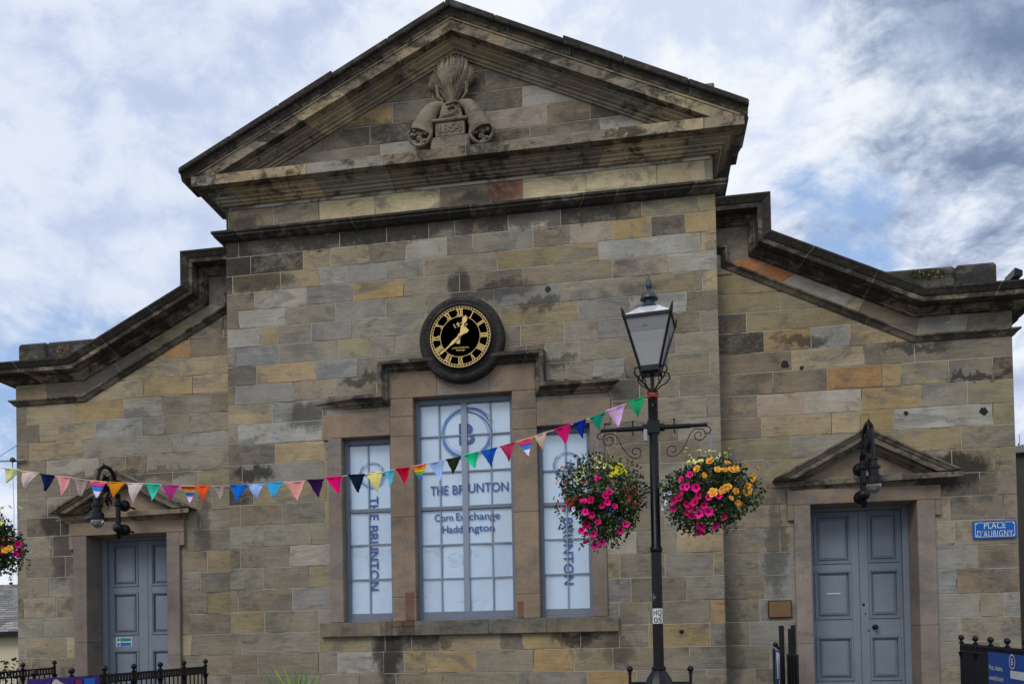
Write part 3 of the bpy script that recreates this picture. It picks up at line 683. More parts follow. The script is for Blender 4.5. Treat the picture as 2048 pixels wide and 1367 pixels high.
# ------------------------------------------------------------------ window surround, sill, hood
mb = MB(); F = -.03; Dp = .16
def tb(c='t'):
    b_ = {'t': (130, 113, 96), 'p': (122, 112, 104), 'e': (118, 108, 100)}[c]; k = 1.42*random.uniform(.93, 1.07); return (lin(b_[0])*k, lin(b_[1])*k, lin(b_[2])*k, random.random()+(0, 2)[random.random() < .4])
WCX, WI, WO, ZB, ZC, ZO = .6532, .9675, 1.6374, 1.942, 4.859, 4.386
def bxs(x0, z0, x1, z1, c, y0=F, y1=Dp): mb.box(x0, y0, z0, x1, y1, z1, c)
bxs(-.99, ZC, -.33, 5.22, tb('t')); bxs(-.328, ZC, .36, 5.22, tb('p')); bxs(.362, ZC, .97, 5.22, tb('t'))
for s in (-1, 1):
    a, b = sorted((s*WCX, s*WI))
    zs = [ZB, 2.25, 3.3, 4.36, 4.62, ZC]
    for z0, z1 in zip(zs[:-1], zs[1:]):
        bxs(a+.0005, z0, b-.0005, z1-.002, (rgb(120, 64, 52, 1.3)[:3]+(.4,)) if (z0 == ZB and False) else tb('t'), F+.001)
    a, b = sorted((s*WO, s*1.82)); bxs(a, ZB, b, ZO-.002, tb('p'), F+.002)
    a, b = sorted((s*(WI+.001), s*1.90)); bxs(a, ZO, b, 4.70, tb('t'), F+.002)
    a, b = sorted((s*1.75, s*1.899)); bxs(a, ZO-.02, b, ZO+.01, tb('t'), F+.004, .0)
red = rgb(118, 82, 70, 1.15)[:3]+(.4,)
mb.box(-.80, F-.002, ZB+.0, -.672, F+.02, 2.32, red); mb.box(.675, F-.002, ZB, .76, F+.02, 2.16, red)
mb.build('window_surround', [DRESS], hall, bevel=.006)
mb = MB(); gs = lambda c='g': (lambda q: (q[0]*.72, q[1]*.70, q[2]*.68, q[3]))(tone(c, .08))
for a, b, c in ((-1.955, -1.12, 'g'), (-1.118, -.97, 'n'), (-.672, .30, 'g'), (.302, 1.05, 'g'), (1.052, 1.955, 'g')): mb.box(a, -.07, 1.75, b, .2, 1.938, gs(c))
mb.box(-.968, -.07, 1.75, -.674, .2, 1.862, gs('n')); mb.box(-.968, -.071, 1.864, -.822, .2, 1.938, red); mb.box(-.820, -.071, 1.864, -.674, .2, 1.938, red)
mb.build('window_sill', [SILLM], hall, bevel=.008)
mb = MB()
HP = [(0, .02), (.17, -.0), (.175, -.01), (.175, -.045), (.155, -.055), (.10, -.075), (.08, -.10), (.045, -.11), (.03, -.13), (0, -.13)]
HPts = [(-2.0, 4.90), (-1.08, 4.90), (-1.08, 5.325), (1.08, 5.325), (1.08, 4.90), (2.0, 4.90)]
st = run_xz(HPts, 0)
st = [[(-1.86, .0, 4.90), (-1, 0, 0), (0, 0, 1)], [(-1.86, 0, 4.90), (-1, -1, 0), (0, 0, 1)]]+st[1:-1]+[[(1.86, 0, 4.90), (1, -1, 0), (0, 0, 1)], [(1.86, 0, 4.90), (1, 0, 0), (0, 0, 1)]]
mb.sweep(st, HP, joints=[.45, 1.0, 1.6, 2.6, 3.2, 4.2, 4.8], cols=[tone(c, .1) for c in 'BnBkkBnB'], cap=False)
mb.box(-1.82, -.005, 4.905, -1.1, .01, 4.955, tone('n')); mb.box(1.1, -.005, 4.905, 1.82, .01, 4.975, tone('n'))
mb.build('hood_mould', [CORN, DMORTAR], hall)
# ------------------------------------------------------------------ sash windows
YF = .115; YP = .165
def sash_window(x0, x1, z0, z1, nv, zbars, zmeet, mull, label):
    fr = MB(); W_ = .05
    fr.box(x0, YF, z0, x0+W_, Dp+.1, z1); fr.box(x1-W_, YF, z0, x1, Dp+.1, z1); fr.box(x0+W_, YF, z1-W_-.02, x1-W_, Dp+.1, z1)
    fr.box(x0+W_, YF-.01, z0, x1-W_, Dp+.1, z0+.03); fr.box(x0+W_, YF+.012, z0+.03, x1-W_, Dp+.1, z0+.115)
    fr.box(x0+W_, YF+.02, zmeet-.025, x1-W_, Dp+.1, zmeet+.025)
    win = fr.build('window', [FRAMEP], hall, bevel=.004, label=label)
    pn = MB(); xs_ = sorted([x0+.02, x1-.02]+list(nv)+([mull] if mull else [])); zs_ = sorted([z0+.02, z1-.02]+list(zbars)+[zmeet])
    for ia in range(len(xs_)-1):
        for ib_ in range(len(zs_)-1):
            tx, tz = random.uniform(-.006, .006), random.uniform(-.006, .006); xa_, xb_, za_2, zb_2 = xs_[ia], xs_[ia+1], zs_[ib_], zs_[ib_+1]
            pn.add([(xa_, YP+.007-tx-tz, za_2), (xb_, YP+.007+tx-tz, za_2), (xb_, YP+.007+tx+tz, zb_2), (xa_, YP+.007-tx+tz, zb_2), (xa_, YP+.03, za_2), (xb_, YP+.03, za_2), (xb_, YP+.03, zb_2), (xa_, YP+.03, zb_2)], [(0, 1, 2, 3), (4, 7, 6, 5)], (.5, .5, .5, 1))
    pn.build('pane', [PANE], win)
    gb = MB(); a, b = x0+W_, x1-W_
    if mull: gb.box(mull-.038, YF+.015, z0+.1, mull+.038, YP+.01, z1-.05)
    for x in nv: gb.box(x-.008, YF+.03, z0+.1, x+.008, YP+.01, z1-.05)
    for z in zbars: gb.box(a, YF+.032, z-.009, b, YP+.01, z+.009)
    gb.build('glazing_bars', [BARP], win)
    return win
def zc(y): return at(930, y, .15).z
wC = sash_window(-WCX, WCX, ZB, ZC, [xat(879.5, 4, .15), xat(982, 4, .15)], [zc(869), zc(941), zc(1087), zc(1155)], zc(1014), xat(929.5, 4, .14), 'tall middle window with the large lettering')
wL = sash_window(-WO, -WI, ZB, ZO, [xat(738, 3.4, .15)], [at(735, y, .15).z for y in (948, 1089, 1158)], at(735, 1021, .15).z, None, 'narrow window left of the middle one')
wR = sash_window(WI, WO, ZB, ZO, [xat(1133, 3.4, .15)], [at(1133, y, .15).z for y in (939, 1077, 1147)], at(1133, 1007, .15).z, None, 'narrow window right of the middle one')
YT = YP-.008
def logo(mb, c, R, seed, n=7):
    random.seed(seed)
    for i in range(n):
        ox, oz = random.uniform(-.07, .07)*R, random.uniform(-.06, .06)*R; ra, rb, ph = R*random.uniform(.84, 1.05), R*random.uniform(.78, 1.0), random.uniform(0, pi)
        N = 48; mi = i % 2; pts_o, pts_i = [], []
        wd = R*random.choice((.012, .02, .03))
        for k in range(N+1):
            q = 2*pi*k/N*.97; w_ = wd*(.6+.5*sin(q+i)); 
            for rr, L_ in ((w_, pts_o), (-w_, pts_i)):
                u, v = (ra+rr)*cos(q), (rb+rr)*sin(q); L_.append((c.x+ox+u*cos(ph)-v*sin(ph), YT-.0004*i, c.z+oz+u*sin(ph)+v*cos(ph)))
        mb.add(pts_o+pts_i, [(k, k+1, N+2+k, N+1+k) for k in range(N)], (.1, .2, .5, 1), mi)
lt = MB()
logo(lt, at(934, 866, .16), .345, 3, 8)
T0 = lt
def T(mb, s, px0, px1, py, h, **k):
    a, b = at(px0, py, YT), at(px1, py, YT); text(mb, s, (a.x+b.x)/2, YT-.004, a.z*.5+b.z*.5, h, width=abs(b.x-a.x), **k)
T(lt, 'B', 918, 949, 866, .285)
lt.build('logo', [BLUEV, LBLUEV], wC)
for a_ in (('THE', 861, 897, 980, .125), ('BR', 905, 930, 978, .125), ('UNTON', 937, 1017, 973, .125), ('Corn', 869, 906, 1034, .098), ('Ex', 912, 930, 1032, .098), ('change', 938, 1000, 1030, .098), ('Haddi', 885, 929, 1057, .098), ('ngton', 938, 989, 1054, .098)):
    lt = MB(); T(lt, *a_); lt.build('lettering', [BLUEV], wC)
for wn_, px, ca, y0, y1, lx in ((wL, 748, 950, 992, 1180, 745), (wR, 1137, 930, 975, 1168, 1135)):
    lt = MB(); logo(lt, at(lx, ca, .16), .175, 5, 6)
    c = at(lx+3, ca+2, YT); text(lt, 'B', c.x, YT-.004, c.z, .13); lt.build('logo', [BLUEV, LBLUEV], wn_)
    for wd_, f0, f1 in (('THE', 0, .25), ('BRUNTON', .31, 1)):
        lt = MB(); a, b = at(px, y0+(y1-y0)*f0, YT), at(px, y0+(y1-y0)*f1, YT); text(lt, wd_, (a.x+b.x)/2, YT-.004, (a.z+b.z)/2, .125, width=a.z-b.z, rot=-pi/2)
        lt.build('lettering', [BLUEV], wn_)
# ------------------------------------------------------------------ doorways and doors
def doorway(s, lab):
    X = lambda a: s*a
    ib, ob = 4.325, 5.565
    def B(mb, xa, y0, z0, xb, y1, z1, c): a, b = sorted((s*xa, s*xb)); mb.box(a, y0, z0, b, y1, z1, c)
    mb = MB(); f = .265
    B(mb, 4.13, f, .7, ib, 1.0, 1.55, tb('p')); B(mb, 4.13, f, 1.552, ib, 1.0, 3.275, tb('p')); B(mb, ob, f, .7, 5.77, 1.0, 1.75, tb('e')); B(mb, ob, f, 1.752, 5.77, 1.0, 3.275, tb('p'))
    B(mb, 4.055, f-.002, 3.277, 5.84, 1.0, 3.46, tb('t')); B(mb, 4.055, f-.002, 3.085, 4.1295, .4, 3.275, tb('t')); B(mb, 5.771, f-.002, 3.085, 5.84, .4, 3.275, tb('t'))
    B(mb, 4.0, .2, .0, 5.9, .9, .69, tone('g'))
    sur = mb.build('door_surround', [DRESS], hall, bevel=.006)
    mb = MB(); cxx = s*4.95
    DP = [(0, .12), (.20, .085), (.255, .08), (.26, .075), (.26, .02), (.13, .015), (.12, 0), (.08, -.03), (.055, -.04), (0, -.045)]
    za_ = 3.49
    a, b = sorted((s*4.08, s*5.82))
    mb.sweep([[(a, YS, za_), (-1, 0, 0), (0, 0, 1)], [(a, YS, za_), (-.8, -1, 0), (0, 0, 1)], [(b, YS, za_), (.8, -1, 0), (0, 0, 1)], [(b, YS, za_), (1, 0, 0), (0, 0, 1)]], DP, cols=[tone('n')], cap=False)
    mb.build('door_cornice', [CORN, DMORTAR], hall)
    mb = MB(); hw = 1.07; sl_ = .53; zt = 4.155
    st = run_xz([(cxx-hw, zt-sl_*hw), (cxx, zt), (cxx+hw, zt-sl_*hw)], YS); k = 1/sin(math.atan(sl_))
    st[0][2] = (-k, 0, 0); st[-1][2] = (k, 0, 0)
    mb.sweep(st, [(-.0, 0), (.27, 0), (.27, -.02), (.25, -.035), (.235, -.06), (.22, -.065), (.215, -.12), (.12, -.125), (.11, -.15), (.06, -.17), (.05, -.185), (0, -.185)], joints=[hw*1.13], cols=[tone('n'), tone('B')])
    mb.build('door_pediment', [CORN, DMORTAR], hall)
    mb = MB(); mb.add([(cxx-hw+.1, YS-.01, 3.55), (cxx+hw-.1, YS-.01, 3.55), (cxx, YS-.01, zt-.1)], [(0, 1, 2)], tb('t')); mb.build('door_tympanum', [DRESS], hall)
    # door
    Yd = DPL
    mb = MB(); a, b = sorted((s*ib, s*ob))
    mb.box(a, Yd-.06, .7, a+.075, Yd+.05, 3.28); mb.box(b-.075, Yd-.06, .7, b, Yd+.05, 3.28); mb.box(a+.075, Yd-.06, 3.235, b-.075, Yd+.05, 3.28)
    x0, x1 = a+.075, b-.075; xm = xat(1719, 2.4, Yd) if s > 0 else xat(296, 2.4, Yd)
    door = mb.build('door', [DOORP], hall, bevel=.005, label=lab)
    rows = [(3.195, 2.565), (2.475, 1.855), (1.635, 1.07), (.98, .78)]
    if s > 0: cols_ = [(xat(1629, 2.4, Yd), xat(1703, 2.4, Yd)), (xat(1737, 2.4, Yd), xat(1810, 2.4, Yd))]
    else: cols_ = [(xat(225, 2.4, Yd), xat(277, 2.4, Yd)), (xat(303, 2.4, Yd), xat(303, 2.4, Yd)+.40)]
    for (la, lb), (pa, pb) in zip(((x0, xm-.002), (xm+.002, x1)), cols_):
        pb = min(pb, lb-.03)
        lf = MB(); y0 = Yd-.0
        lf.box(la, y0, .71, pa, y0+.05, 3.232); lf.box(pb, y0, .71, lb, y0+.05, 3.232)
        zz = [3.232]+[q for r in rows for q in r]+[.71]
        for k in range(0, len(zz), 2): lf.box(pa, y0, zz[k+1], pb, y0+.05, zz[k])
        for zt_, zb_ in rows:              # bolection frame, sunk margin, raised field
            for (i0, o0, yy) in ((0, .022, y0-.014), (.022, .035, y0-.004)):
                lf.box(pa+i0, yy, zb_+i0, pa+o0, y0+.04, zt_-i0); lf.box(pb-o0, yy, zb_+i0, pb-i0, y0+.04, zt_-i0)
                lf.box(pa+o0, yy, zt_-o0, pb-o0, y0+.04, zt_-i0); lf.box(pa+o0, yy, zb_+i0, pb-o0, y0+.04, zb_+o0)
            lf.box(pa+.035, y0+.034, zb_+.035, pb-.035, y0+.05, zt_-.035)
            lf.box(pa+.058, y0+.012, zb_+.058, pb-.058, y0+.036, zt_-.058); lf.box(pa+.075, y0+.004, zb_+.075, pb-.075, y0+.013, zt_-.075)
        lf.build('leaf', [DOORP], door, bevel=.004)
    return door
dl = doorway(-1, 'left door half hidden behind the railing'); dr = doorway(1, 'right door with the black knob')
mb = MB(); k = at(1749, 1253, DPL); mb.lathe([(.03, 0), (.03, .008), (.012, .012), (.012, .04), (.028, .05), (.034, .065), (.026, .08), (.004, .084)], (k.x, DPL, k.z), 16, axis='y'); mb.build('knob', [BLACK], dr, smooth=True)
for px, py, r in ((1727, 1208, .018), (1731, 1226, .010), (1737, 1260, .010)):
    mb = MB(); k = at(px, py, DPL); mb.lathe([(r, 0), (r, .006), (r*.6, .009)], (k.x, DPL, k.z), 12, axis='y'); mb.build('lock', [BLACK], dr)
mb = MB(); a, b = at(1653, 1186, DPL), at(1681, 1186, DPL); mb.box(a.x, DPL-.004, a.z-.012, b.x, DPL+.012, a.z+.005); mb.build('letter_plate', [WHITE], dr)
mb = MB(); a, b = at(232, 1274, DPL-.006), at(264, 1291, DPL-.006)
mb.box(a.x, DPL-.006, b.z, b.x, DPL-.001, a.z, rgb(205, 215, 215, 1.2), 0)
for i, c in enumerate(((20, 120, 80), (25, 90, 170))):
    zt = a.z-.008-i*(a.z-b.z)/2; hh = (a.z-b.z)/2-.014
    mb.box(a.x+.07, DPL-.008, zt-hh, b.x-.01, DPL-.0065, zt, rgb(*c, 1.3)); mb.lathe([(hh*.45, 0), (hh*.45, .0018)], (a.x+.038, DPL-.006, zt-hh/2), 14, rgb(*c, 1.3), axis='y')
o = mb.build('notice_plate', [PAINT], None); tag(o, 'small green and blue safety notice stuck on the left door', 'notice')
# painted house number
mb = MB(); c = at(1608, 1153, .262); text(mb, '19', c.x, .2605, c.z, .075, width=.085); mb.build('house_number', [plain('faded_paint', (.34, .33, .31, 1), .8, bump=0)], hall)
# entrance steps
for s in (-1, 1):
    mb = MB()
    for i in range(4):
        a, b = sorted((s*4.0, s*5.9)); mb.box(a, -.05-.3*(i+1)+.25, 0, b, -.05-.3*i+.25, .69-.17*(i+.02), gs('g'))
    mb.build('steps', [SILLM], hall, bevel=.01)
# ------------------------------------------------------------------ clock and its stone ring
CKC = at(919.5, 671.5, -.235); cx0, cz0 = CKC.x, CKC.z
mb = MB(); mb.lathe([(.555, -.004), (.555, .12), (.54, .155), (.51, .17), (.475, .175), (.46, .165), (.445, .185), (.425, .195), (.41, .185), (.40, .15), (.38, .13)], (cx0, 0, cz0), 64, (.035, .033, .031, 16.4), axis='y')
mb.build('clock_ring', [SOOTY], hall, smooth=True)
ck = thing('wall_clock', (cx0, -.14, cz0), 'round black clock with gold Roman numerals, in a sooty stone ring', 'clock')
mb = MB(); mb.lathe([(.42, -.01), (.42, .085), (.41, .095), (.402, .095), (.398, .085), (.398, .07)], (cx0, -.14, cz0), 64, axis='y'); mb.build('rim', [BLACK], ck, smooth=True)
mb = MB(); mb.lathe([(.40, .0), (.40, .07)], (cx0, -.14, cz0), 64, axis='y'); mb.build('dial', [DIAL], ck)
CS = .975
mb = MB(); yd = -.214
def ann(mb, r0, r1, a0=0, a1=2*pi, N=72, y=yd):
    r0 *= CS; r1 *= CS
    p = [(cx0+r*sin(a0+(a1-a0)*k/N), y, cz0+r*cos(a0+(a1-a0)*k/N)) for r in (r0, r1) for k in range(N+1)]
    mb.add(p, [(k, k+1, N+2+k, N+1+k) for k in range(N)])
ann(mb, .393, .402); ann(mb, .366, .372); ann(mb, .262, .268)
for k in range(60):
    a = 2*pi*k/60; ann(mb, .371, .394, a-.012, a+.012, 2)
def stroke(mb, ang, u0, v0, u1, v1, w_):   # u across, v outward; numerals stand on the centre
    r = .318;u0 *= CS; u1 *= CS; v0 *= CS; v1 *= CS; r *= CS; w_ *= CS; ux, uz = cos(ang), -sin(ang); vx, vz = sin(ang), cos(ang)
    f = lambda u, v: Vector((cx0+vx*(r+v)+ux*u, yd, cz0+vz*(r+v)+uz*u))
    a, b = f(u0, v0), f(u1, v1); d = (b-a).normalized(); n = Vector((-d.z, 0, d.x))*w_/2
    mb.add([a-n, b-n, b+n, a+n], [(0, 1, 2, 3)])
NUM = ['XII', 'I', 'II', 'III', 'IIII', 'V', 'VI', 'VII', 'VIII', 'IX', 'X', 'XI']
for h, s_ in enumerate(NUM):
    ang = 2*pi*h/12; wds = {'I': .021, 'V': .042, 'X': .042}; tot = sum(wds[c] for c in s_); u = -tot/2; H = .043
    for c in s_:
        w_ = wds[c]; m_ = u+w_/2
        if c == 'I': stroke(mb, ang, m_, -H, m_, H, .0125)
        elif c == 'V': stroke(mb, ang, u+.004, H, m_, -H, .013); stroke(mb, ang, u+w_-.004, H, m_, -H, .006)
        else: stroke(mb, ang, u+.004, H, u+w_-.004, -H, .013); stroke(mb, ang, u+w_-.004, H, u+.004, -H, .006)
        u += w_
    for v in (-H, H): stroke(mb, ang, -tot/2-.003, v, tot/2+.003, v, .006)
for i, ch in enumerate('1927'):
    a = (-.46+i*.31); r = .155; text(mb, ch, cx0+r*sin(a), yd, cz0+r*cos(a), .062, rot=-a)
text(mb, 'JAMES RITCHIE & Son', cx0+.003, yd, cz0-.142, .018, width=.22); text(mb, 'Edinburgh', cx0+.003, yd, cz0-.172, .02, width=.11)
mb.build('numerals', [GOLD], ck)
def hand(mb, ang, L, tail, shape, y):
    shape = [(a*CS, b*CS) for a, b in shape]
    u = Vector((sin(ang), 0, cos(ang))); n = Vector((cos(ang), 0, -sin(ang))); c = Vector((cx0, y, cz0))
    top = [c+u*a+n*b for a, b in shape]+[c+u*a-n*b for a, b in reversed(shape)]
    N = len(top); mb.add(top+[p+Vector((0, .008, 0)) for p in top], [list(range(N))[::-1], list(range(N, 2*N))]+[(i, (i+1) % N, (i+1) % N+N, i+N) for i in range(N)])
mb = MB(); hand(mb, radians(17.6), .27, .1, [(-.10, .028), (-.03, .014), (.0, .022), (.04, .012), (.10, .018), (.17, .010), (.185, .018), (.215, .034), (.24, .03), (.275, .006), (.285, .001)], -.232); mb.build('hour_hand', [GOLD], ck)
mb = MB(); hand(mb, radians(228.5), .35, .12, [(-.135, .036), (-.10, .040), (-.03, .014), (0, .024), (.04, .014), (.12, .020), (.18, .010), (.34, .004), (.345, .001)], -.246)
mb.lathe([(.022, 0), (.022, .012), (.012, .018)], (cx0, -.246, cz0), 16, axis='y'); mb.build('minute_hand', [GOLD], ck)

# ------------------------------------------------------------------ street name plate, bronze plaque
a, b = at(1946, 1042, .285), at(2034, 1074, .285)
def rrect(x0, z0, x1, z1, r, n=4):
    o_ = []
    for cx_, cz_, a0 in ((x1-r, z0+r, -90), (x1-r, z1-r, 0), (x0+r, z1-r, 90), (x0+r, z0+r, 180)):
        for k in range(n+1): q = radians(a0+90*k/n); o_.append((cx_+r*cos(q), cz_+r*sin(q)))
    return o_
sg = thing('street_sign', ((a.x+b.x)/2, .3, (a.z+b.z)/2), 'blue enamel street name plate on the right corner', 'sign')
mb = MB(); mb.prism(rrect(a.x, b.z, b.x, a.z, .02), .285, .308); mb.build('plate', [SIGNB], sg)
mb = MB(); w_ = b.x-a.x
ring_o, ring_i = rrect(a.x+.02, b.z+.018, b.x-.02, a.z-.018, .018), rrect(a.x+.026, b.z+.024, b.x-.026, a.z-.024, .014); n = len(ring_o)
mb.add([(x, .2835, z) for x, z in ring_o+ring_i], [(k, (k+1) % n, n+(k+1) % n, n+k) for k in range(n)])
text(mb, 'PLACE', (a.x+b.x)/2-.0, .2835, (a.z+b.z)/2+.052, .078, bold=.004, width=w_*.50); text(mb, "D'AUBIGNY", (a.x+b.x)/2, .2835, (a.z+b.z)/2-.047, .078, bold=.002, spacing=1.12, width=w_*.82)
for x in (a.x+.035, b.x-.035):
    for z in (a.z-.035, b.z+.035): mb.lathe([(.008, 0), (.008, .004)], (x, .2848, z), 8, axis='y')
mb.build('lettering', [WHITE], sg)
a, b = at(1536, 1200, .28), at(1584, 1234, .28)
pq = thing('bronze_plaque', ((a.x+b.x)/2, .3, (a.z+b.z)/2), 'small square brown plaque left of the right door', 'plaque')
mb = MB(); mb.box(a.x, .275, b.z, b.x, .308, a.z); mb.build('frame', [plain('dark_bronze', (.045, .03, .018, 1), .5, metal=.3)], pq, bevel=.005)
mb = MB(); mb.box(a.x+.014, .271, b.z+.014, b.x-.014, .274, a.z-.014)
for k in range(6): z = a.z-.05-k*.026; mb.box(a.x+.05+.02*(k % 2), .2695, z-.004, b.x-.05-.015*(k % 3), .271, z+.004)
mb.build('plate', [BRASS], pq)
# small dark iron fixings / holes in the stone
for px, py, r, lab in ((1096, 578, .042, 'dark round iron boss right of the clock'), (1967, 822, .05, 'dark round hole at the upper right corner of the front'), (1812, 826, .03, 'small dark hole over the right doorway'), (1570, 728, .05, 'dark drill hole in a sooty block, upper right'), (1603, 735, .028, 'tiny dark hole beside a larger one, upper right'), (1363, 1262, .03, 'small dark hole in a tan block right of the lamp post')):
    Y = 0 if px < 1440 else YS; c = at(px, py, Y); mb = MB(); random.seed(px)
    pts = [(c.x+r*random.uniform(.7, 1.15)*cos(q), c.z+r*random.uniform(.7, 1.15)*sin(q)) for q in [2*pi*k/16 for k in range(16)]]
    mb.prism(pts, Y-.006, Y+.004, (.01, .01, .01, 1)); o = mb.build('weep_hole', [BLACK], hall); o['label'] = lab
# ------------------------------------------------------------------ wall lanterns over the doors
def wall_lantern(xw, label):
    X = xw; yw = -.10; L = thing('wall_lantern', (X, yw, 3.5), label, 'wall lantern', 'wall lanterns over the doors')
    mb = MB(); mb.tube([(X, yw, 3.28), (X, yw, 3.78)], .034, 12); mb.lathe([(.03, 0), (.055, .02), (.055, .05), (.035, .07)], (X, yw, 3.60), 14)
    mb.lathe([(.004, -.12), (.02, -.11), (.045, -.06), (.05, -.05), (.02, -.03), (.06, .0), (.075, .04), (.06, .08), (.035, .1)], (X, yw, 3.27), 14); mb.build('post', [BLACK], L, smooth=True)
    for z in (3.30, 3.64):
        mb = MB(); mb.tube([(X, yw, z), (X, yw+.16, z)], .03, 10); mb.tube([(X, yw+.16, z), (X, YS, z)], .014, 8); mb.ball((X, yw+.15, z), .082, seg=16); mb.build('wall_fixing', [BLACK], L, smooth=True)
    mb = MB(); c = Vector((X, -.36, 3.90)); R = .20
    mb.tube([(X, c.y+R*cos(q), c.z+R*sin(q)) for q in [radians(-50+ k*10) for k in range(26)]], .026, 8)
    mb.tube([(X, yw, 3.72), (X, yw-.06, 3.80), (X, yw-.08, 3.9)], .03, 8)
    for k in range(3):
        q0 = 1.3*k; mb.tube([(X, c.y+(.02+.035*t)*cos(q0+t*1.1), c.z+(.02+.035*t)*sin(q0+t*1.1)) for t in range(5)], [.022, .022, .02, .016, .012], 6)
    mb.tube([(X, c.y+.02, c.z-.14), (X, c.y-.02, c.z-.24), (X, c.y+.03, c.z-.32), (X, c.y+.0, c.z-.37)], [.03, .026, .02, .008], 6)
    mb.tube([(X, c.y-.05, c.z-.2), (X, c.y+.08, c.z-.24), (X, c.y+.12, c.z-.30)], [.022, .018, .008], 6)
    for q in (60, 100, 140): mb.tube([(X, c.y+R*cos(radians(q)), c.z+R*sin(radians(q))), (X, c.y+(R+.055)*cos(radians(q+8)), c.z+(R+.055)*sin(radians(q+8)))], [.02, .003], 6)
    mb.tube([(X, c.y-R, c.z+.02), (X, c.y-R-.02, c.z-.1), (X, c.y-R-.02, c.z-.24)], .02, 8)
    mb.build('scroll_bracket', [BLACK], L, smooth=True)
    mb = MB(); p = (X, c.y-R-.02, 3.36)
    mb.lathe([(.135, 0), (.135, .012), (.088, .03), (.085, .085), (.07, .095), (.055, .10), (.055, .17), (.075, .175), (.075, .2), (.045, .21), (.04, .27), (.06, .275), (.055, .29), (.02, .31)], p, 18); mb.build('lamp_head', [BLACK], L, smooth=True)
    mb = MB(); mb.lathe([(.004, -.115), (.04, -.105), (.072, -.07), (.082, -.02), (.078, .0)], p, 18); mb.build('globe', [CLEAR], L, smooth=True)
    return L
xl = at(236, 1000, -.1).x; wall_lantern(xl, 'black iron lantern on a scroll bracket over the left door')
xr = at(1727, 985, -.1).x; wall_lantern(xr, 'black iron lantern seen end on over the right door')

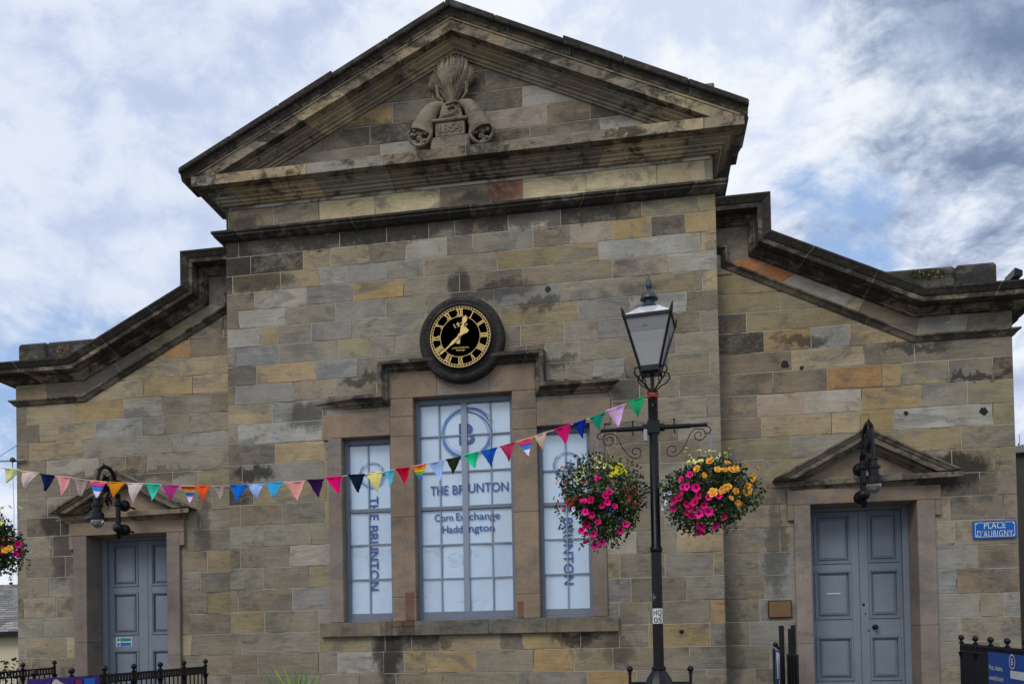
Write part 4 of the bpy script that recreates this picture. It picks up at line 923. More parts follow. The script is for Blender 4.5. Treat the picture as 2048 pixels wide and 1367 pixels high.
# ------------------------------------------------------------------ street lamp
YL = -3.1
def zl(y, px=1305): return at(px, y, YL).z
LX = xat(1308.5, 3.2, YL)
def street_lamp(off, label, parts=True):
    L = thing('street_lamp', (LX+off[0], YL+off[1], 0), label, 'street lamp', 'street lamps')
    X, Y = LX+off[0], YL+off[1]
    zb = zl(1333, 1317)
    mb = MB(); mb.lathe([(.19, 0), (.19, .10), (.16, .14), (.15, .9), (.165, .95), (.165, 1.0), (.13, 1.04), (.125, zb-.17), (.13, zb-.15), (.115, zb-.12), (.10, zb-.09), (.075, zb-.05), (.060, zb-.03), (.064, zb-.02), (.064, zb), (.05, zb+.01)], (X, Y, 0), 12); mb.build('base', [BLACK], L)
    mb = MB(); zj = zl(1098)
    mb.lathe([(.047, zb-.01), (.046, zj-.03), (.052, zj-.025), (.058, zj), (.052, zj+.02), (.043, zj+.03), (.040, zl(870)), (.044, zl(865)), (.044, zl(787)), (.05, zl(785)), (.05, zl(783)), (.018, zl(782)), (.018, zl(745))], (X, Y, 0), 16); mb.build('post', [POLEM], L, smooth=True)
    mb = MB(); za_ = zl(855)
    mb.box(X-.055, Y-.055, za_-.055, X+.055, Y+.055, za_+.055)
    for s in (-1, 1):
        mb.tube([(X+s*.05, Y, za_), (X+s*.10, Y, za_)], .036, 12); mb.tube([(X+s*.1, Y, za_), (X+s*.33, Y, za_)], .022, 10); mb.tube([(X+s*.33, Y, za_), (X+s*.475, Y, za_)], .017, 10)
        mb.box(X+s*.185-.006, Y-.012, za_-.06, X+s*.185+.006, Y+.012, za_+.065); mb.ball((X+s*.185, Y, za_+.068), .010, seg=8)
        hk = [(X+s*(.475+.03*sin(q)), Y, za_-.02-.03+.03*cos(q)) for q in [radians(k*30) for k in range(8)]]
        mb.tube([(X+s*.47, Y, za_-.01)]+hk, .006, 6)
    mb.build('crossbar', [BLACK], L, bevel=.004)
    for s in (-1, 1):
        mb = MB(); P = []
        def spiral(c, r0, r1, a0, a1, n=22): return [(X+s*(c[0]+(r0+(r1-r0)*k/n)*cos(a0+(a1-a0)*k/n)), Y, za_+c[1]+(r0+(r1-r0)*k/n)*sin(a0+(a1-a0)*k/n)) for k in range(n+1)]
        P = spiral((.40, -.09), .015, .062, radians(-400), radians(60))
        P2 = [(X+s*(.40+.062*cos(radians(60))+dx), Y, za_-.09+.062*sin(radians(60))+dz) for dx, dz in ((-.07, .005), (-.11, -.04), (-.15, -.13), (-.20, -.20), (-.25, -.235))]
        mb.tube(P[:], .0045, 5); mb.tube([P[-1]]+P2, .0045, 5)
        S2 = spiral((.165, -.215), .062, .012, radians(-90), radians(-90-400)); mb.tube([P2[-1]]+S2[2:], .0045, 5)
        mb.build('scroll', [BLACK], L, smooth=True)
    # lantern
    rot = Matrix.Rotation(radians(-7), 3, 'Z'); C = Vector((X-.012, Y, 0))
    def R4(h, z): return [C+rot @ Vector((sx*h, sy*h, 0))+Vector((0, 0, z)) for sx, sy in ((-1, -1), (1, -1), (1, 1), (-1, 1))]
    z0, z1, z2 = zl(740), zl(643), zl(618); h0, h1 = .085, .205
    lower, upper = R4(h0, z0), R4(h1, z1)
    mb = MB()
    for k in range(4):
        mb.bar(lower[k], upper[k], .018, .018); mb.bar(upper[k], upper[(k+1) % 4], .022, .03); mb.bar(lower[k], lower[(k+1) % 4], .02, .05)
        d = (upper[k]-(C+Vector((0, 0, z1)))).normalized(); mb.tube([upper[k], upper[k]+d*.015+Vector((0, 0, .05)), upper[k]+d*.03+Vector((0, 0, .085))], [.02, .013, .002], 6)
        mb.tube([lower[k]-Vector((0, 0, .02)), lower[k]-Vector((0, 0, .06))], [.012, .006], 6)
    mb.add(R4(h0, z0-.02)+R4(h0*.8, z0-.045), [(0, 1, 5, 4), (1, 2, 6, 5), (2, 3, 7, 6), (3, 0, 4, 7), (7, 6, 5, 4)])
    mb.build('lantern_frame', [BLACK], L, bevel=.002)
    mb = MB(); i0, i1 = R4(h0-.004, z0), R4(h1-.004, z1); mb.add(i0+i1, [(k, (k+1) % 4, 4+(k+1) % 4, 4+k) for k in range(4)]); mb.build('lantern_glass', [LGLASS], L)
    mb = MB(); zt = z1-(z1-z0)*.29; hb = h1-(h1-h0)*.29; mb.add(R4(hb-.006+.004, zt)+R4(h1+.0-.001, z1-.01), [(k, (k+1) % 4, 4+(k+1) % 4, 4+k) for k in range(4)]+[(3, 2, 1, 0)])
    q = R4(hb+.03, zt+.05); mb.build('lamp_tray', [plain('tray_grey', (.27, .27, .27, 1), .5)], L)
    mb = MB(); f0 = C+rot @ Vector((-.045, -(h1-.025)-.004, 0))
    mb.bar(f0+Vector((-.0, 0, z1-.07)), f0+Vector((.09, 0, z1-.07)), .004, .045); mb.build('vent', [plain('vent_grey', (.14, .14, .145, 1), .5)], L)
    mb = MB(); mb.add(R4(h1+.004, z1+.015)+R4(.085, z2+.0), [(k, (k+1) % 4, 4+(k+1) % 4, 4+k) for k in range(4)]); mb.build('lantern_roof', [ROOFG], L)
    mb = MB(); g = lambda y: zl(y)-z2
    mb.lathe([(.085, -.012), (.085, .0), (.072, .015), (.075, .022), (.055, .05), (.05, .085), (.082, .09), (.08, .105), (.065, .14), (.03, .165), (.022, .185), (.03, .2), (.032, .225), (.026, .25), (.012, .275), (.012, .285), (.004, .31)], (C.x, C.y, z2), 18); mb.build('lantern_cap', [plain('cap_iron', (.03, .038, .052, 1), .38, var=.4)], L, smooth=True)
    zc0 = zl(783)
    for k in range(4):
        mb = MB(); d = rot @ Vector(((-1, 1, 1, -1)[k], (-1, -1, 1, 1)[k], 0)).normalized(); c = Vector((X, Y, 0))
        mb.tube([c+d*.02+Vector((0, 0, zc0)), c+d*.09+Vector((0, 0, zc0+.06)), c+d*.16+Vector((0, 0, zc0+.10)), c+d*.205+Vector((0, 0, zc0+.15)), c+d*.19+Vector((0, 0, zc0+.195)), c+d*.13+Vector((0, 0, zc0+.20)), c+d*.10+Vector((0, 0, zc0+.185))], .0075, 6)
        mb.tube([c+d*.085+Vector((0, 0, zc0+.08)), c+d*.10+Vector((0, 0, zc0+.13)), c+d*.12+Vector((0, 0, zc0+.14))], .005, 5)
        mb.build('lantern_bracket', [BLACK], L, smooth=True)
    return L, X, Y
lamp, lx, ly = street_lamp((0, 0), 'black street lamp with a square lantern and a crossbar between two flower baskets')
# things fixed on the lamp
mb = MB(); zt, zb = zl(1216, 1317), zl(1246, 1317); r = .0478
mb.add([(lx+r*sin(q), ly-r*cos(q), z) for z in (zb, zt) for q in [radians(-70+140*k/12) for k in range(13)]], [(k, k+1, 14+k, 13+k) for k in range(12)], (.62, .62, .62, 1))
def curved(mb, s, zc_, h, wa):
    t_ = MB(); text(t_, s, 0, 0, 0, h, width=wa)
    for p in t_.v: a = p.x/r; z = p.z; p.x, p.y, p.z = lx+(r+.0012)*sin(a), ly-(r+.0012)*cos(a), zc_+z
    for f in t_.f: pass
    o_ = len(mb.v); mb.v += t_.v; mb.f += [[o_+i for i in f] for f in t_.f]; mb.mi += [0]*len(t_.f); mb.c += [(.02, .02, .02, 1)]*len(t_.f)
curved(mb, 'HQ', zt-(zt-zb)*.27, .05, .075); curved(mb, '05', zt-(zt-zb)*.76, .05, .07)
mb.build('number_sticker', [PAINT], lamp)
mb = MB(); c = Vector((lx, ly, zl(788)))
for k in range(3): mb.tube([c+Vector((.048*cos(q), .048*sin(q), -.03+.014*k+.004*sin(q*3+k))) for q in [2*pi*i/20 for i in range(20)]], .006, 6, rgb(180, 80, 72, 1.1), closed=True)
cord_knot = mb
mb2 = MB(); a = at(1292, 872, YL-.02); mb2.box(a.x-.022, YL-.07, a.z-.055, a.x+.012, YL-.03, a.z+.055); mb2.build('junction_box', [plain('grey_plastic', (.3, .33, .37, 1), .5)], lamp, bevel=.006)
# ------------------------------------------------------------------ bunting
FL = [(0, 900, 4.452, [(35, 160, 170, 175, 70, 295, (200, 200, 140)), (190, 185, 345, 205, 230, 365, (195, 172, 165)), (352, 212, 490, 228, 402, 368, (18, 28, 66)), (500, 232, 640, 243, 547, 410, (232, 155, 155)), (655, 252, 790, 268, 708, 410, (165, 148, 142)),
   (800, 270, 955, 285, 865, 430, 'S'), (967, 285, 1120, 290, 1020, 435, (190, 118, 22)), (1130, 295, 1280, 298, 1178, 478, (200, 182, 180)), (1285, 298, 1420, 305, 1345, 452, (60, 200, 168)), (1445, 315, 1598, 318, 1520, 460, (156, 46, 112)), (1605, 318, 1745, 320, 1677, 473, 'T'), (1748, 320, 1880, 318, 1805, 455, (222, 84, 40)), (1905, 320, 2025, 318, 1960, 450, (160, 142, 136))]),
 (400, 900, 4.096, [(243, 287, 385, 287, 315, 422, (15, 98, 195)), (390, 283, 525, 280, 462, 420, (145, 175, 235)), (538, 272, 680, 265, 597, 392, (50, 155, 205)), (690, 265, 865, 253, 797, 420, (222, 155, 145)), (875, 245, 1020, 240, 970, 393, (48, 16, 64)), (1025, 228, 1160, 215, 1127, 357, (240, 10, 108)),
   (1210, 205, 1350, 198, 1303, 350, (12, 24, 44)), (1358, 195, 1500, 180, 1448, 343, (232, 212, 125)), (1505, 178, 1590, 162, 1550, 300, (105, 195, 225)), (1600, 155, 1722, 143, 1680, 287, (182, 15, 46)), (1735, 135, 1858, 112, 1808, 265, 'R'), (1870, 110, 2005, 82, 1970, 255, (150, 180, 230))]),
 (860, 760, 4.267, [(135, 680, 265, 655, 198, 800, (40, 43, 26)), (285, 645, 415, 610, 385, 758, (32, 188, 125)), (435, 610, 575, 575, 513, 732, (26, 84, 172)), (595, 570, 730, 530, 682, 697, (172, 46, 82)), (738, 525, 880, 485, 845, 650, 'S'), (890, 480, 1003, 440, 960, 608, (178, 152, 136)),
   (1060, 425, 1205, 378, 1160, 545, (205, 20, 104)), (1220, 375, 1335, 335, 1305, 495, (20, 46, 146)), (1365, 325, 1500, 275, 1440, 430, (20, 132, 110)), (1505, 262, 1665, 208, 1610, 405, (212, 170, 216)), (1680, 195, 1840, 140, 1780, 325, (25, 136, 84))])]
NAMES = ['pale green', 'beige', 'navy', 'pale pink', 'grey beige', 'striped orange, blue and white', 'mustard', 'pinkish grey', 'mint green', 'plum', 'striped orange, yellow and blue', 'orange', 'faded grey', 'bright blue', 'light blue', 'turquoise', 'salmon', 'dark purple', 'hot pink', 'black', 'pale yellow', 'small sky blue', 'dark red', 'rainbow striped', 'pale blue', 'dark olive', 'emerald', 'blue', 'maroon', 'striped red, blue and white', 'light brown', 'magenta', 'royal blue', 'teal', 'lilac', 'green']
bt = thing('bunting', (0, YL, 3.3), 'string of knitted triangular flags in many colours, tied to the lamp post', 'bunting')
STR = {'S': [(.0, (225, 130, 100)), (.1, (215, 60, 120)), (.24, (110, 60, 140)), (.36, (50, 120, 200)), (.56, (215, 200, 225))], 'T': [(.0, (215, 70, 50)), (.14, (240, 170, 60)), (.30, (40, 100, 180)), (.52, (90, 130, 190)), (.60, (230, 190, 215))],
       'R': [(0, (215, 60, 50)), (.12, (235, 130, 40)), (.22, (230, 200, 50)), (.34, (120, 170, 70)), (.5, (50, 140, 170)), (.7, (90, 110, 190)), (.85, (40, 140, 150))]}
cord = []; ni = 0; random.seed(21)
for ox, oy, sc, fl in FL:
    for x0, y0, x1, y1, x2, y2, colr in fl:
        A, B, Cc = at(ox+x0/sc, oy+y0/sc, YL), at(ox+x1/sc, oy+y1/sc, YL), at(ox+x2/sc, oy+y2/sc, YL)
        Cc.y += random.uniform(-.03, .03); cord += [A.copy(), B.copy()]
        mb = MB(); N = 12; M = 6; bow = random.uniform(-.03, .03); tw = random.uniform(-.035, .035); wob = random.uniform(.004, .016)
        vs = []; 
        for i in range(N+1):
            t = i/N
            for j in range(M+1):
                u = j/M; top = A.lerp(B, .03+.94*u); p = top.lerp(Cc, min(t, .97)); sg_ = (.5-abs(u-.5))
                p.y += bow*sin(pi*t)+wob*sin(7*u+ni)*(1-t*.6)+tw*(u-.5)*t; p.x += .006*sin(5*t+ni*2)*t; edge = .0035*random.uniform(-1, 1)
                if j in (0, M): p.x += edge
                p.z -= .004*sin(pi*u) if i == 0 else 0
                vs.append(p)
        fr_ = [Vector(v)-Vector((0, .003, 0)) for v in vs]; bk = [Vector(v)+Vector((0, .003, 0)) for v in vs]; S = len(vs)
        for i in range(N):
            if isinstance(colr, str): c_ = [c for t0, c in STR[colr] if t0 <= (i+.5)/N][-1]
            else: c_ = colr
            k = 1.22*random.uniform(.93, 1.07); c_ = rgb(*c_, k)
            for j in range(M):
                q = (i*(M+1)+j, i*(M+1)+j+1, (i+1)*(M+1)+j+1, (i+1)*(M+1)+j)
                mb.add([fr_[n_] for n_ in q], [(3, 2, 1, 0)], c_); mb.add([bk[n_] for n_ in q], [(0, 1, 2, 3)], c_)
            for j in (0, M):
                a_, b_ = i*(M+1)+j, (i+1)*(M+1)+j; mb.add([fr_[a_], fr_[b_], bk[b_], bk[a_]], [(0, 1, 2, 3)], c_)
        edgec = rgb(*(colr if not isinstance(colr, str) else (215, 150, 130)), 1.3)
        mb.tube([A.lerp(B, k_/8)+Vector((0, -.002, .002*(k_ % 2))) for k_ in range(9)], .0065, 5, edgec)
        o = mb.build('flag', [WOOL], bt, label=NAMES[ni]+' flag'); ni += 1
st0 = at(-60, 921, YL); pts = [st0]+cord+[Vector((lx-.045, YL, zl(789)))]
mb = MB(); mb.tube(pts, .0045, 5, rgb(200, 185, 175, 1.2))
o_ = len(mb.v); mb.v += cord_knot.v; mb.f += [[o_+i for i in f] for f in cord_knot.f]; mb.mi += cord_knot.mi; mb.c += cord_knot.c
mb.build('cord', [WOOL], bt)

# ------------------------------------------------------------------ hanging baskets
def petal_mesh(kind, c, c2=None):
    mb = MB(); O = Vector((0, 0, 0))
    if kind == 'petunia':
        n = 20; vs = [(0, .012, 0)]
        for r, y, wv_ in ((.35, .0, 0), (1, -.012, .1)):
            for k in range(n): a = 2*pi*k/n; rr = r*(1+wv_*cos(5*a)); vs.append((.034*rr*cos(a), y+.003*sin(5*a)*r, .034*rr*sin(a)))
        mb.add(vs, [(0, 1+(k+1) % n, 1+k) for k in range(n)], c2 or c); mb.add(vs, [(1+k, 1+(k+1) % n, 1+n+(k+1) % n, 1+n+k) for k in range(n)], c)
    elif kind == 'rose':
        for ring, (n, r, tilt) in enumerate(((5, .036, .25), (5, .026, .7), (3, .014, 1.1))):
            for k in range(n):
                a = 2*pi*(k+.4*ring)/n; d = Vector((cos(a), 0, sin(a))); t = Vector((-sin(a), 0, cos(a))); up = Vector((0, -1, 0))
                cc_ = tuple(min(1, x*random.uniform(.8, 1.15)) for x in c[:3])+(1,)
                f = lambda u, v: O+d*(v*r*cos(tilt))+up*(v*r*sin(tilt)+.004*ring)+t*(u*r*.55)
                mb.add([f(-.3, .1), f(.3, .1), f(.9, .65), f(.45, 1), f(-.45, 1), f(-.9, .65)], [(0, 1, 2, 5), (5, 2, 3, 4)], cc_)
    elif kind == 'tuft':
        for k in range(9):
            a, e = random.random()*2*pi, random.uniform(.2, 1.3); d = Vector((cos(a)*cos(e), -sin(e)*.6, sin(a)*cos(e)))
            p = d*random.uniform(.008, .02); n_ = 6
            q = [p+Vector((.008*cos(2*pi*i/n_), random.uniform(-.003, .003), .008*sin(2*pi*i/n_))) for i in range(n_)]; mb.add(q, [list(range(n_))[::-1]], tuple(min(1, x*random.uniform(.75, 1.2)) for x in c[:3])+(1,))
    me_o = mb.build('proto', [PETAL], None); me = me_o.data; bpy.data.objects.remove(me_o); return me
random.seed(5)
PK = [petal_mesh('petunia', rgb(r_, g_, b_, 1.15), rgb(130, 8, 75)) for r_, g_, b_ in ((200, 20, 105), (238, 40, 145), (180, 20, 85))]
FM = dict(pink=petal_mesh('petunia', rgb(228, 22, 128, 1.2), rgb(130, 8, 75)), white=petal_mesh('petunia', rgb(200, 200, 215, 1.2), rgb(60, 50, 80)), orange=petal_mesh('rose', rgb(245, 160, 60, 1.3)), yellow=petal_mesh('rose', rgb(250, 205, 30, 1.3)),
          red=petal_mesh('tuft', rgb(165, 38, 28, 1.1)), cream=petal_mesh('tuft', rgb(215, 215, 120, 1.25)), blue=petal_mesh('tuft', rgb(40, 60, 180, 1.2)), peach=petal_mesh('rose', rgb(245, 175, 120, 1.3)))
FN = dict(pink='petunia', white='white_petunia', orange='begonia', yellow='yellow_begonia', red='red_flower', cream='everlasting_flower', blue='lobelia', peach='begonia')
def greens(dark=.0):
    g_ = random.choice(((.035, .075, .02), (.05, .10, .028), (.028, .06, .022), (.075, .12, .035), (.045, .07, .035))); k = random.uniform(.35, 1.25)
    return (g_[0]*k, g_[1]*k, g_[2]*k, 1)
def leaf(mb, p, d, size, col):
    d = d.normalized(); s_ = d.cross(Vector((random.uniform(-1, 1), random.uniform(-1, 1), random.uniform(-.3, 1)))).normalized()
    n = d.cross(s_); L = size; w_ = size*random.uniform(.28, .45)
    a, b, c = p, p+d*L*.5+n*L*.1, p+d*L
    mb.add([a, b+s_*w_, c, b-s_*w_, b-n*L*.12], [(0, 1, 4), (1, 2, 4), (2, 3, 4), (3, 0, 4)], col)
def basket(cx_, cy_, Y, rx, rz, hookz, label, flowers, trails, seed, n=5400, squash=(1, 1)):
    random.seed(seed); c = at(cx_, cy_, Y); B = thing('hanging_basket', (c.x, Y, c.z), label, 'hanging basket', 'flower baskets hung from the lamp')
    mb = MB(); bz = c.z+rz*.15
    for k in range(9): z = -.17*k/8; r = .17*sqrt(max(0, 1-(k/8)**2))+.01; mb.tube([(c.x+r*cos(q), Y+r*sin(q), bz+z) for q in [2*pi*i/20 for i in range(20)]], .003, 4, closed=True)
    mb.lathe([(.01, -.17), (.09, -.15), (.14, -.1), (.165, -.03), (.17, 0), (.15, .01)], (c.x, Y, bz), 18); mb.build('basket', [plain('basket_liner', (.03, .025, .018, 1), .9)], B)
    for k in range(3):
        q = 2*pi*k/3+.5; mb = MB(); a = Vector((c.x+.16*cos(q), Y+.16*sin(q), bz)); b = Vector((hookz[0], Y, hookz[1])); N = int((b-a).length/.022)
        for i in range(N):
            p = a.lerp(b, (i+.5)/N); d = (b-a).normalized(); sd_ = d.cross(Vector((1, .3, 0) if i % 2 else (.2, 1, 0))).normalized()
            mb.tube([p+d*.014*cos(t)+sd_*.006*sin(t) for t in [2*pi*j/8 for j in range(8)]], .0018, 4, closed=True)
        mb.build('chain', [CHAIN], B)
    fo = MB()
    bumps = [(Vector((random.gauss(0, 1), random.gauss(0, 1), random.gauss(0, 1))).normalized(), random.uniform(.45, 1.5)) for _ in range(20)]
    def rad(d):
        k = .93
        for b_, a_ in bumps:
            w_ = max(0, d.dot(b_))**7; k += (a_-.95)*w_*.75
        return max(.5, min(1.18, k))
    for i in range(n):
        d = Vector((random.gauss(0, 1), random.gauss(0, 1), random.gauss(0, 1))).normalized(); k = rad(d)*(random.uniform(.45, .9) if i % 3 else random.uniform(.85, 1.06))
        zz = squash[0] if d.z > 0 else squash[1]
        p = Vector((c.x+d.x*rx*k, Y+d.y*rx*.85*k, c.z+d.z*rz*k*zz))
        dd = (d+Vector((random.gauss(0, .6), random.gauss(0, .6), random.gauss(0, .6)-.25)))
        leaf(fo, p, dd, random.uniform(.018, .042), greens())
    for px, py, L_ in trails:
        a = at(px, py, Y-random.uniform(0, .12)); x_, z_ = a.x, a.z+L_
        for k in range(int(L_/.006)):
            t = k*.006; p = Vector((x_+.015*sin(t*25)+random.gauss(0, .006), a.y+.01*cos(t*20)+random.gauss(0, .006), z_-t))
            leaf(fo, p, Vector((random.gauss(0, 1), random.gauss(0, 1), random.gauss(0, .6)-.2)), random.uniform(.015, .034), greens())
    fo.build('foliage', [LEAF], B)
    for kind, px, py, sc_ in flowers:
        # on the near surface of the plant ball
        a = at(px, py, Y); u, v = (a.x-c.x)/rx, (a.z-c.z)/rz; q = max(0, 1-u*u-v*v); dy = -rx*.85*sqrt(q)*.98-.015
        P = at(px, py, Y+dy); o = bpy.data.objects.new(FN[kind], FM[kind] if kind != 'pink' or random.random() < .45 else random.choice(PK)); sc_ *= random.uniform(.85, 1.2); SC.collection.objects.link(o); o.parent = B
        o.location = P-Vector(B.location); nrm = Vector((u*1.0+random.gauss(0, .35), -sqrt(q)-.35, v*.8+.1+random.gauss(0, .35))).normalized()
        o.rotation_mode = 'QUATERNION'; o.rotation_quaternion = Vector((0, -1, 0)).rotation_difference(nrm) @ Matrix.Rotation(random.uniform(0, 6), 3, 'Y').to_quaternion()
        o.scale = (sc_*random.uniform(.8, 1.12), sc_, sc_*random.uniform(.85, 1.1))
    return B
def zz_(kind, pts, sc_=1.0, jit=.12): return [(kind, 1080+a/4.452, 850+b/4.452, sc_*random.uniform(1-jit, 1+jit)) for a, b in pts]
random.seed(2)
cr1 = [(random.uniform(370, 650), random.uniform(262, 380)) for _ in range(24)]+[(random.uniform(260, 400), random.uniform(340, 500)) for _ in range(12)]
f1 = zz_('pink', [(515, 475), (620, 600), (585, 630), (600, 685), (665, 720), (555, 715), (390, 680), (455, 668), (405, 770), (465, 795), (415, 875), (515, 865), (370, 935), (415, 960), (475, 965), (715, 935), (760, 880), (405, 1030), (550, 1040), (490, 1065)], 1.0) \
   + zz_('yellow', [(700, 350), (660, 395), (735, 400), (645, 440), (690, 425), (722, 365), (750, 420), (690, 375)], .85)+zz_('cream', cr1, .9) \
   + zz_('red', [(250, 565), (165, 670), (240, 680), (200, 650), (280, 700), (300, 670), (180, 720), (150, 690), (780, 590), (850, 600), (780, 675), (945, 725), (940, 640), (870, 620), (800, 640), (830, 700), (880, 700), (910, 610), (820, 560), (180, 620), (220, 720), (270, 720), (130, 650), (320, 640), (160, 740), (210, 760), (900, 660), (850, 570), (930, 700), (400, 510), (260, 660), (220, 590)], 1.0) \
   + zz_('white', [(303, 745)], .6)+zz_('blue', [(625, 750), (720, 825), (650, 775), (225, 925)], .7)+zz_('peach', [(150, 515), (195, 380), (165, 490)], .7)+zz_('pink', [(225, 520)], .7)
za_ = zl(855)
basket(1201, 1004, YL, .385, .385, (lx-.475-.03, za_-.08), 'basket of pink, red and yellow flowers left of the lamp post', f1, [(1163, 1098, .16), (1175, 1090, .1), (1235, 1098, .26), (1252, 1075, .14), (1120, 1060, .14), (1140, 1080, .15), (1270, 1040, .1), (1112, 1030, .1), (1190, 1105, .08)], 31, squash=(.98, .98))
cr2 = [(random.uniform(1290, 1700), random.uniform(205, 300)) for _ in range(26)]+[(random.uniform(1290, 1480), random.uniform(280, 350)) for _ in range(8)]
f2 = zz_('pink', [(1335, 440), (1260, 480), (1270, 550), (1310, 545), (1390, 555), (1410, 630), (1500, 640), (1590, 630), (1200, 665), (1240, 650), (1190, 735), (1310, 700), (1380, 685), (1340, 740), (1460, 710), (1415, 785), (1500, 770), (1350, 810), (1630, 815), (1310, 775), (1435, 895), (1405, 950), (1447, 950), (1560, 890), (1275, 600)], .95) \
   + zz_('orange', [(1515, 320), (1665, 340), (1400, 390), (1460, 445), (1580, 395), (1640, 400), (1700, 400), (1740, 390), (1820, 350), (1930, 385), (1900, 450), (1650, 560), (1740, 585), (1845, 550), (1830, 600), (1862, 545), (1700, 650), (1760, 690), (1540, 600), (1680, 545), (1620, 580), (1780, 700), (1860, 590), (1880, 470)], .95) \
   + zz_('white', [(1155, 600), (1065, 710), (1100, 730), (1135, 665), (1135, 815), (1118, 615), (1185, 870), (1130, 695), (1080, 735), (1140, 890)], .62)+zz_('cream', cr2, .9)
basket(1417, 985, YL, .43, .33, (lx+.475+.03, za_-.08), 'basket of orange begonias and pink petunias right of the lamp post', f2, [(1378, 1075, .16), (1355, 1062, .12), (1370, 1068, .14), (1432, 1064, .12), (1467, 1060, .12), (1405, 1062, .1), (1475, 1040, .1), (1345, 1050, .1), (1388, 1075, .14), (1450, 1070, .12), (1490, 1015, .1), (1500, 1000, .08), (1338, 1030, .1)], 47, squash=(.98, .86))
# lamp beyond the left edge of the picture carries the third basket
l3 = at(-18, 1092, YL); lamp2, lx2, ly2 = street_lamp((l3.x-(lx+.505), 0), 'black street lamp standing off to the left, past the left flower basket')
f3 = [('orange', 20, 1096, 1.0), ('orange', 10, 1100, .9), ('pink', 35, 1088, 1.0), ('pink', 30, 1108, .8), ('pink', 42, 1105, .7), ('pink', -20, 1110, 1), ('pink', -50, 1130, 1), ('white', 61, 1101, .5), ('white', 25, 1170, .4), ('pink', 22, 1165, .5)]
random.seed(9)
f3 += [('red', random.uniform(-60, 32), random.uniform(1072, 1118), 1.0) for _ in range(16)]+[('blue', random.uniform(35, 55), random.uniform(1085, 1145), .6) for _ in range(6)]+[('cream', random.uniform(-50, 40), random.uniform(1010, 1048), .9) for _ in range(20)]
basket(-18, 1092, YL, .345, .385, (l3.x, za_-.08), 'basket of red, pink and blue flowers cut off by the left edge', f3, [(40, 1150, .2), (20, 1160, .12), (55, 1140, .12)], 53, n=5500)

# ------------------------------------------------------------------ railings
def railing(name, A, B, zA, zB, label, group, depth=.9, sp=.6, bsp=.105, grp='iron railings by the door steps'):
    # A near, B far, plan points; zA, zB top heights
    A3, B3 = Vector((A[0], A[1], zA)), Vector((B[0], B[1], zB)); L = (B3-A3).length; Rt = thing(name, (A[0], A[1], zA-depth-.2), label, 'railing', grp)
    dn = Vector((0, 0, -1))
    mb = MB(); mb.bar(A3+dn*.012, B3+dn*.012, .04, .024); mb.bar(A3+dn*.088, B3+dn*.088, .034, .02)
    n = int(L/.058)
    for k in range(n+1):
        p = A3.lerp(B3, k/n); mb.bar(p+dn*.02, p+dn*.085, .022, .016, up=(B3-A3).normalized())
    mb.build('top_rail', [BLACK], Rt)
    mb = MB(); n = int(L/bsp)
    for k in range(n+1):
        p = A3.lerp(B3, k/n); mb.tube([p+dn*.09, p+dn*(depth-.02)], .0095, 6)
    mb.bar(A3+dn*depth, B3+dn*depth, .035, .03); mb.build('bars', [BLACK], Rt)
    n = max(1, round(L/sp))
    for k in range(n+1):
        p = A3.lerp(B3, k/n); mb = MB(); mb.tube([p+dn*(depth+.2), p+dn*.02], .02, 10); mb.lathe([(.028, .0), (.03, .012), (.014, .02), (.014, .035), (.028, .045), (.034, .065), (.028, .085), (.008, .098)], p, 12)
        mb.lathe([(.02, -.17), (.032, -.13), (.04, -.10)], p, 10); mb.build('post', [BLACK], Rt, smooth=True)
    return Rt, A3, B3
def rail_px(p_far, Yf, p_near, Yn, x=None):
    f_, n_ = at(p_far[0], p_far[1], Yf), at(p_near[0], p_near[1], Yn); return (n_.x, Yn), (f_.x, Yf), n_.z, f_.z
YN = lambda xw, px, z: None
def y_for(px, z, X):      # depth Y at which a point with world x = X and height z shows at px
    lo_, hi_ = -9.5, .3
    for _ in range(50):
        m_ = (lo_+hi_)/2
        if (xat(px, z, m_) < X) == (xat(px, z, lo_) < X): lo_ = m_
        else: hi_ = m_
    return (lo_+hi_)/2
def rail_by(pf, Yf, pn, label, name='railing', ext=0, **kw):
    f_ = at(pf[0], pf[1], Yf); Yn = y_for(pn[0], 1.2, f_.x); n_ = at(pn[0], pn[1], Yn); n_.x = f_.x
    if ext: d = (n_-f_).normalized(); n_ = n_+d*ext
    return railing(name, (n_.x, n_.y), (f_.x, f_.y), n_.z, f_.z, label, None, **kw)
rA, A1, A2 = rail_by((411, 1331), .0, (192, 1349), 'black iron railing on the right of the left door steps', ext=1.0)
rB, B1, B2 = rail_by((109, 1333), .2, (8, 1341.5), 'short black iron railing at the far left corner', ext=.3)
rC, C1, C2 = rail_by((1923, 1285), .0, (2046, 1296.5), 'black iron railing on the right of the right door steps', ext=1.4, bsp=.045, sp=.45)
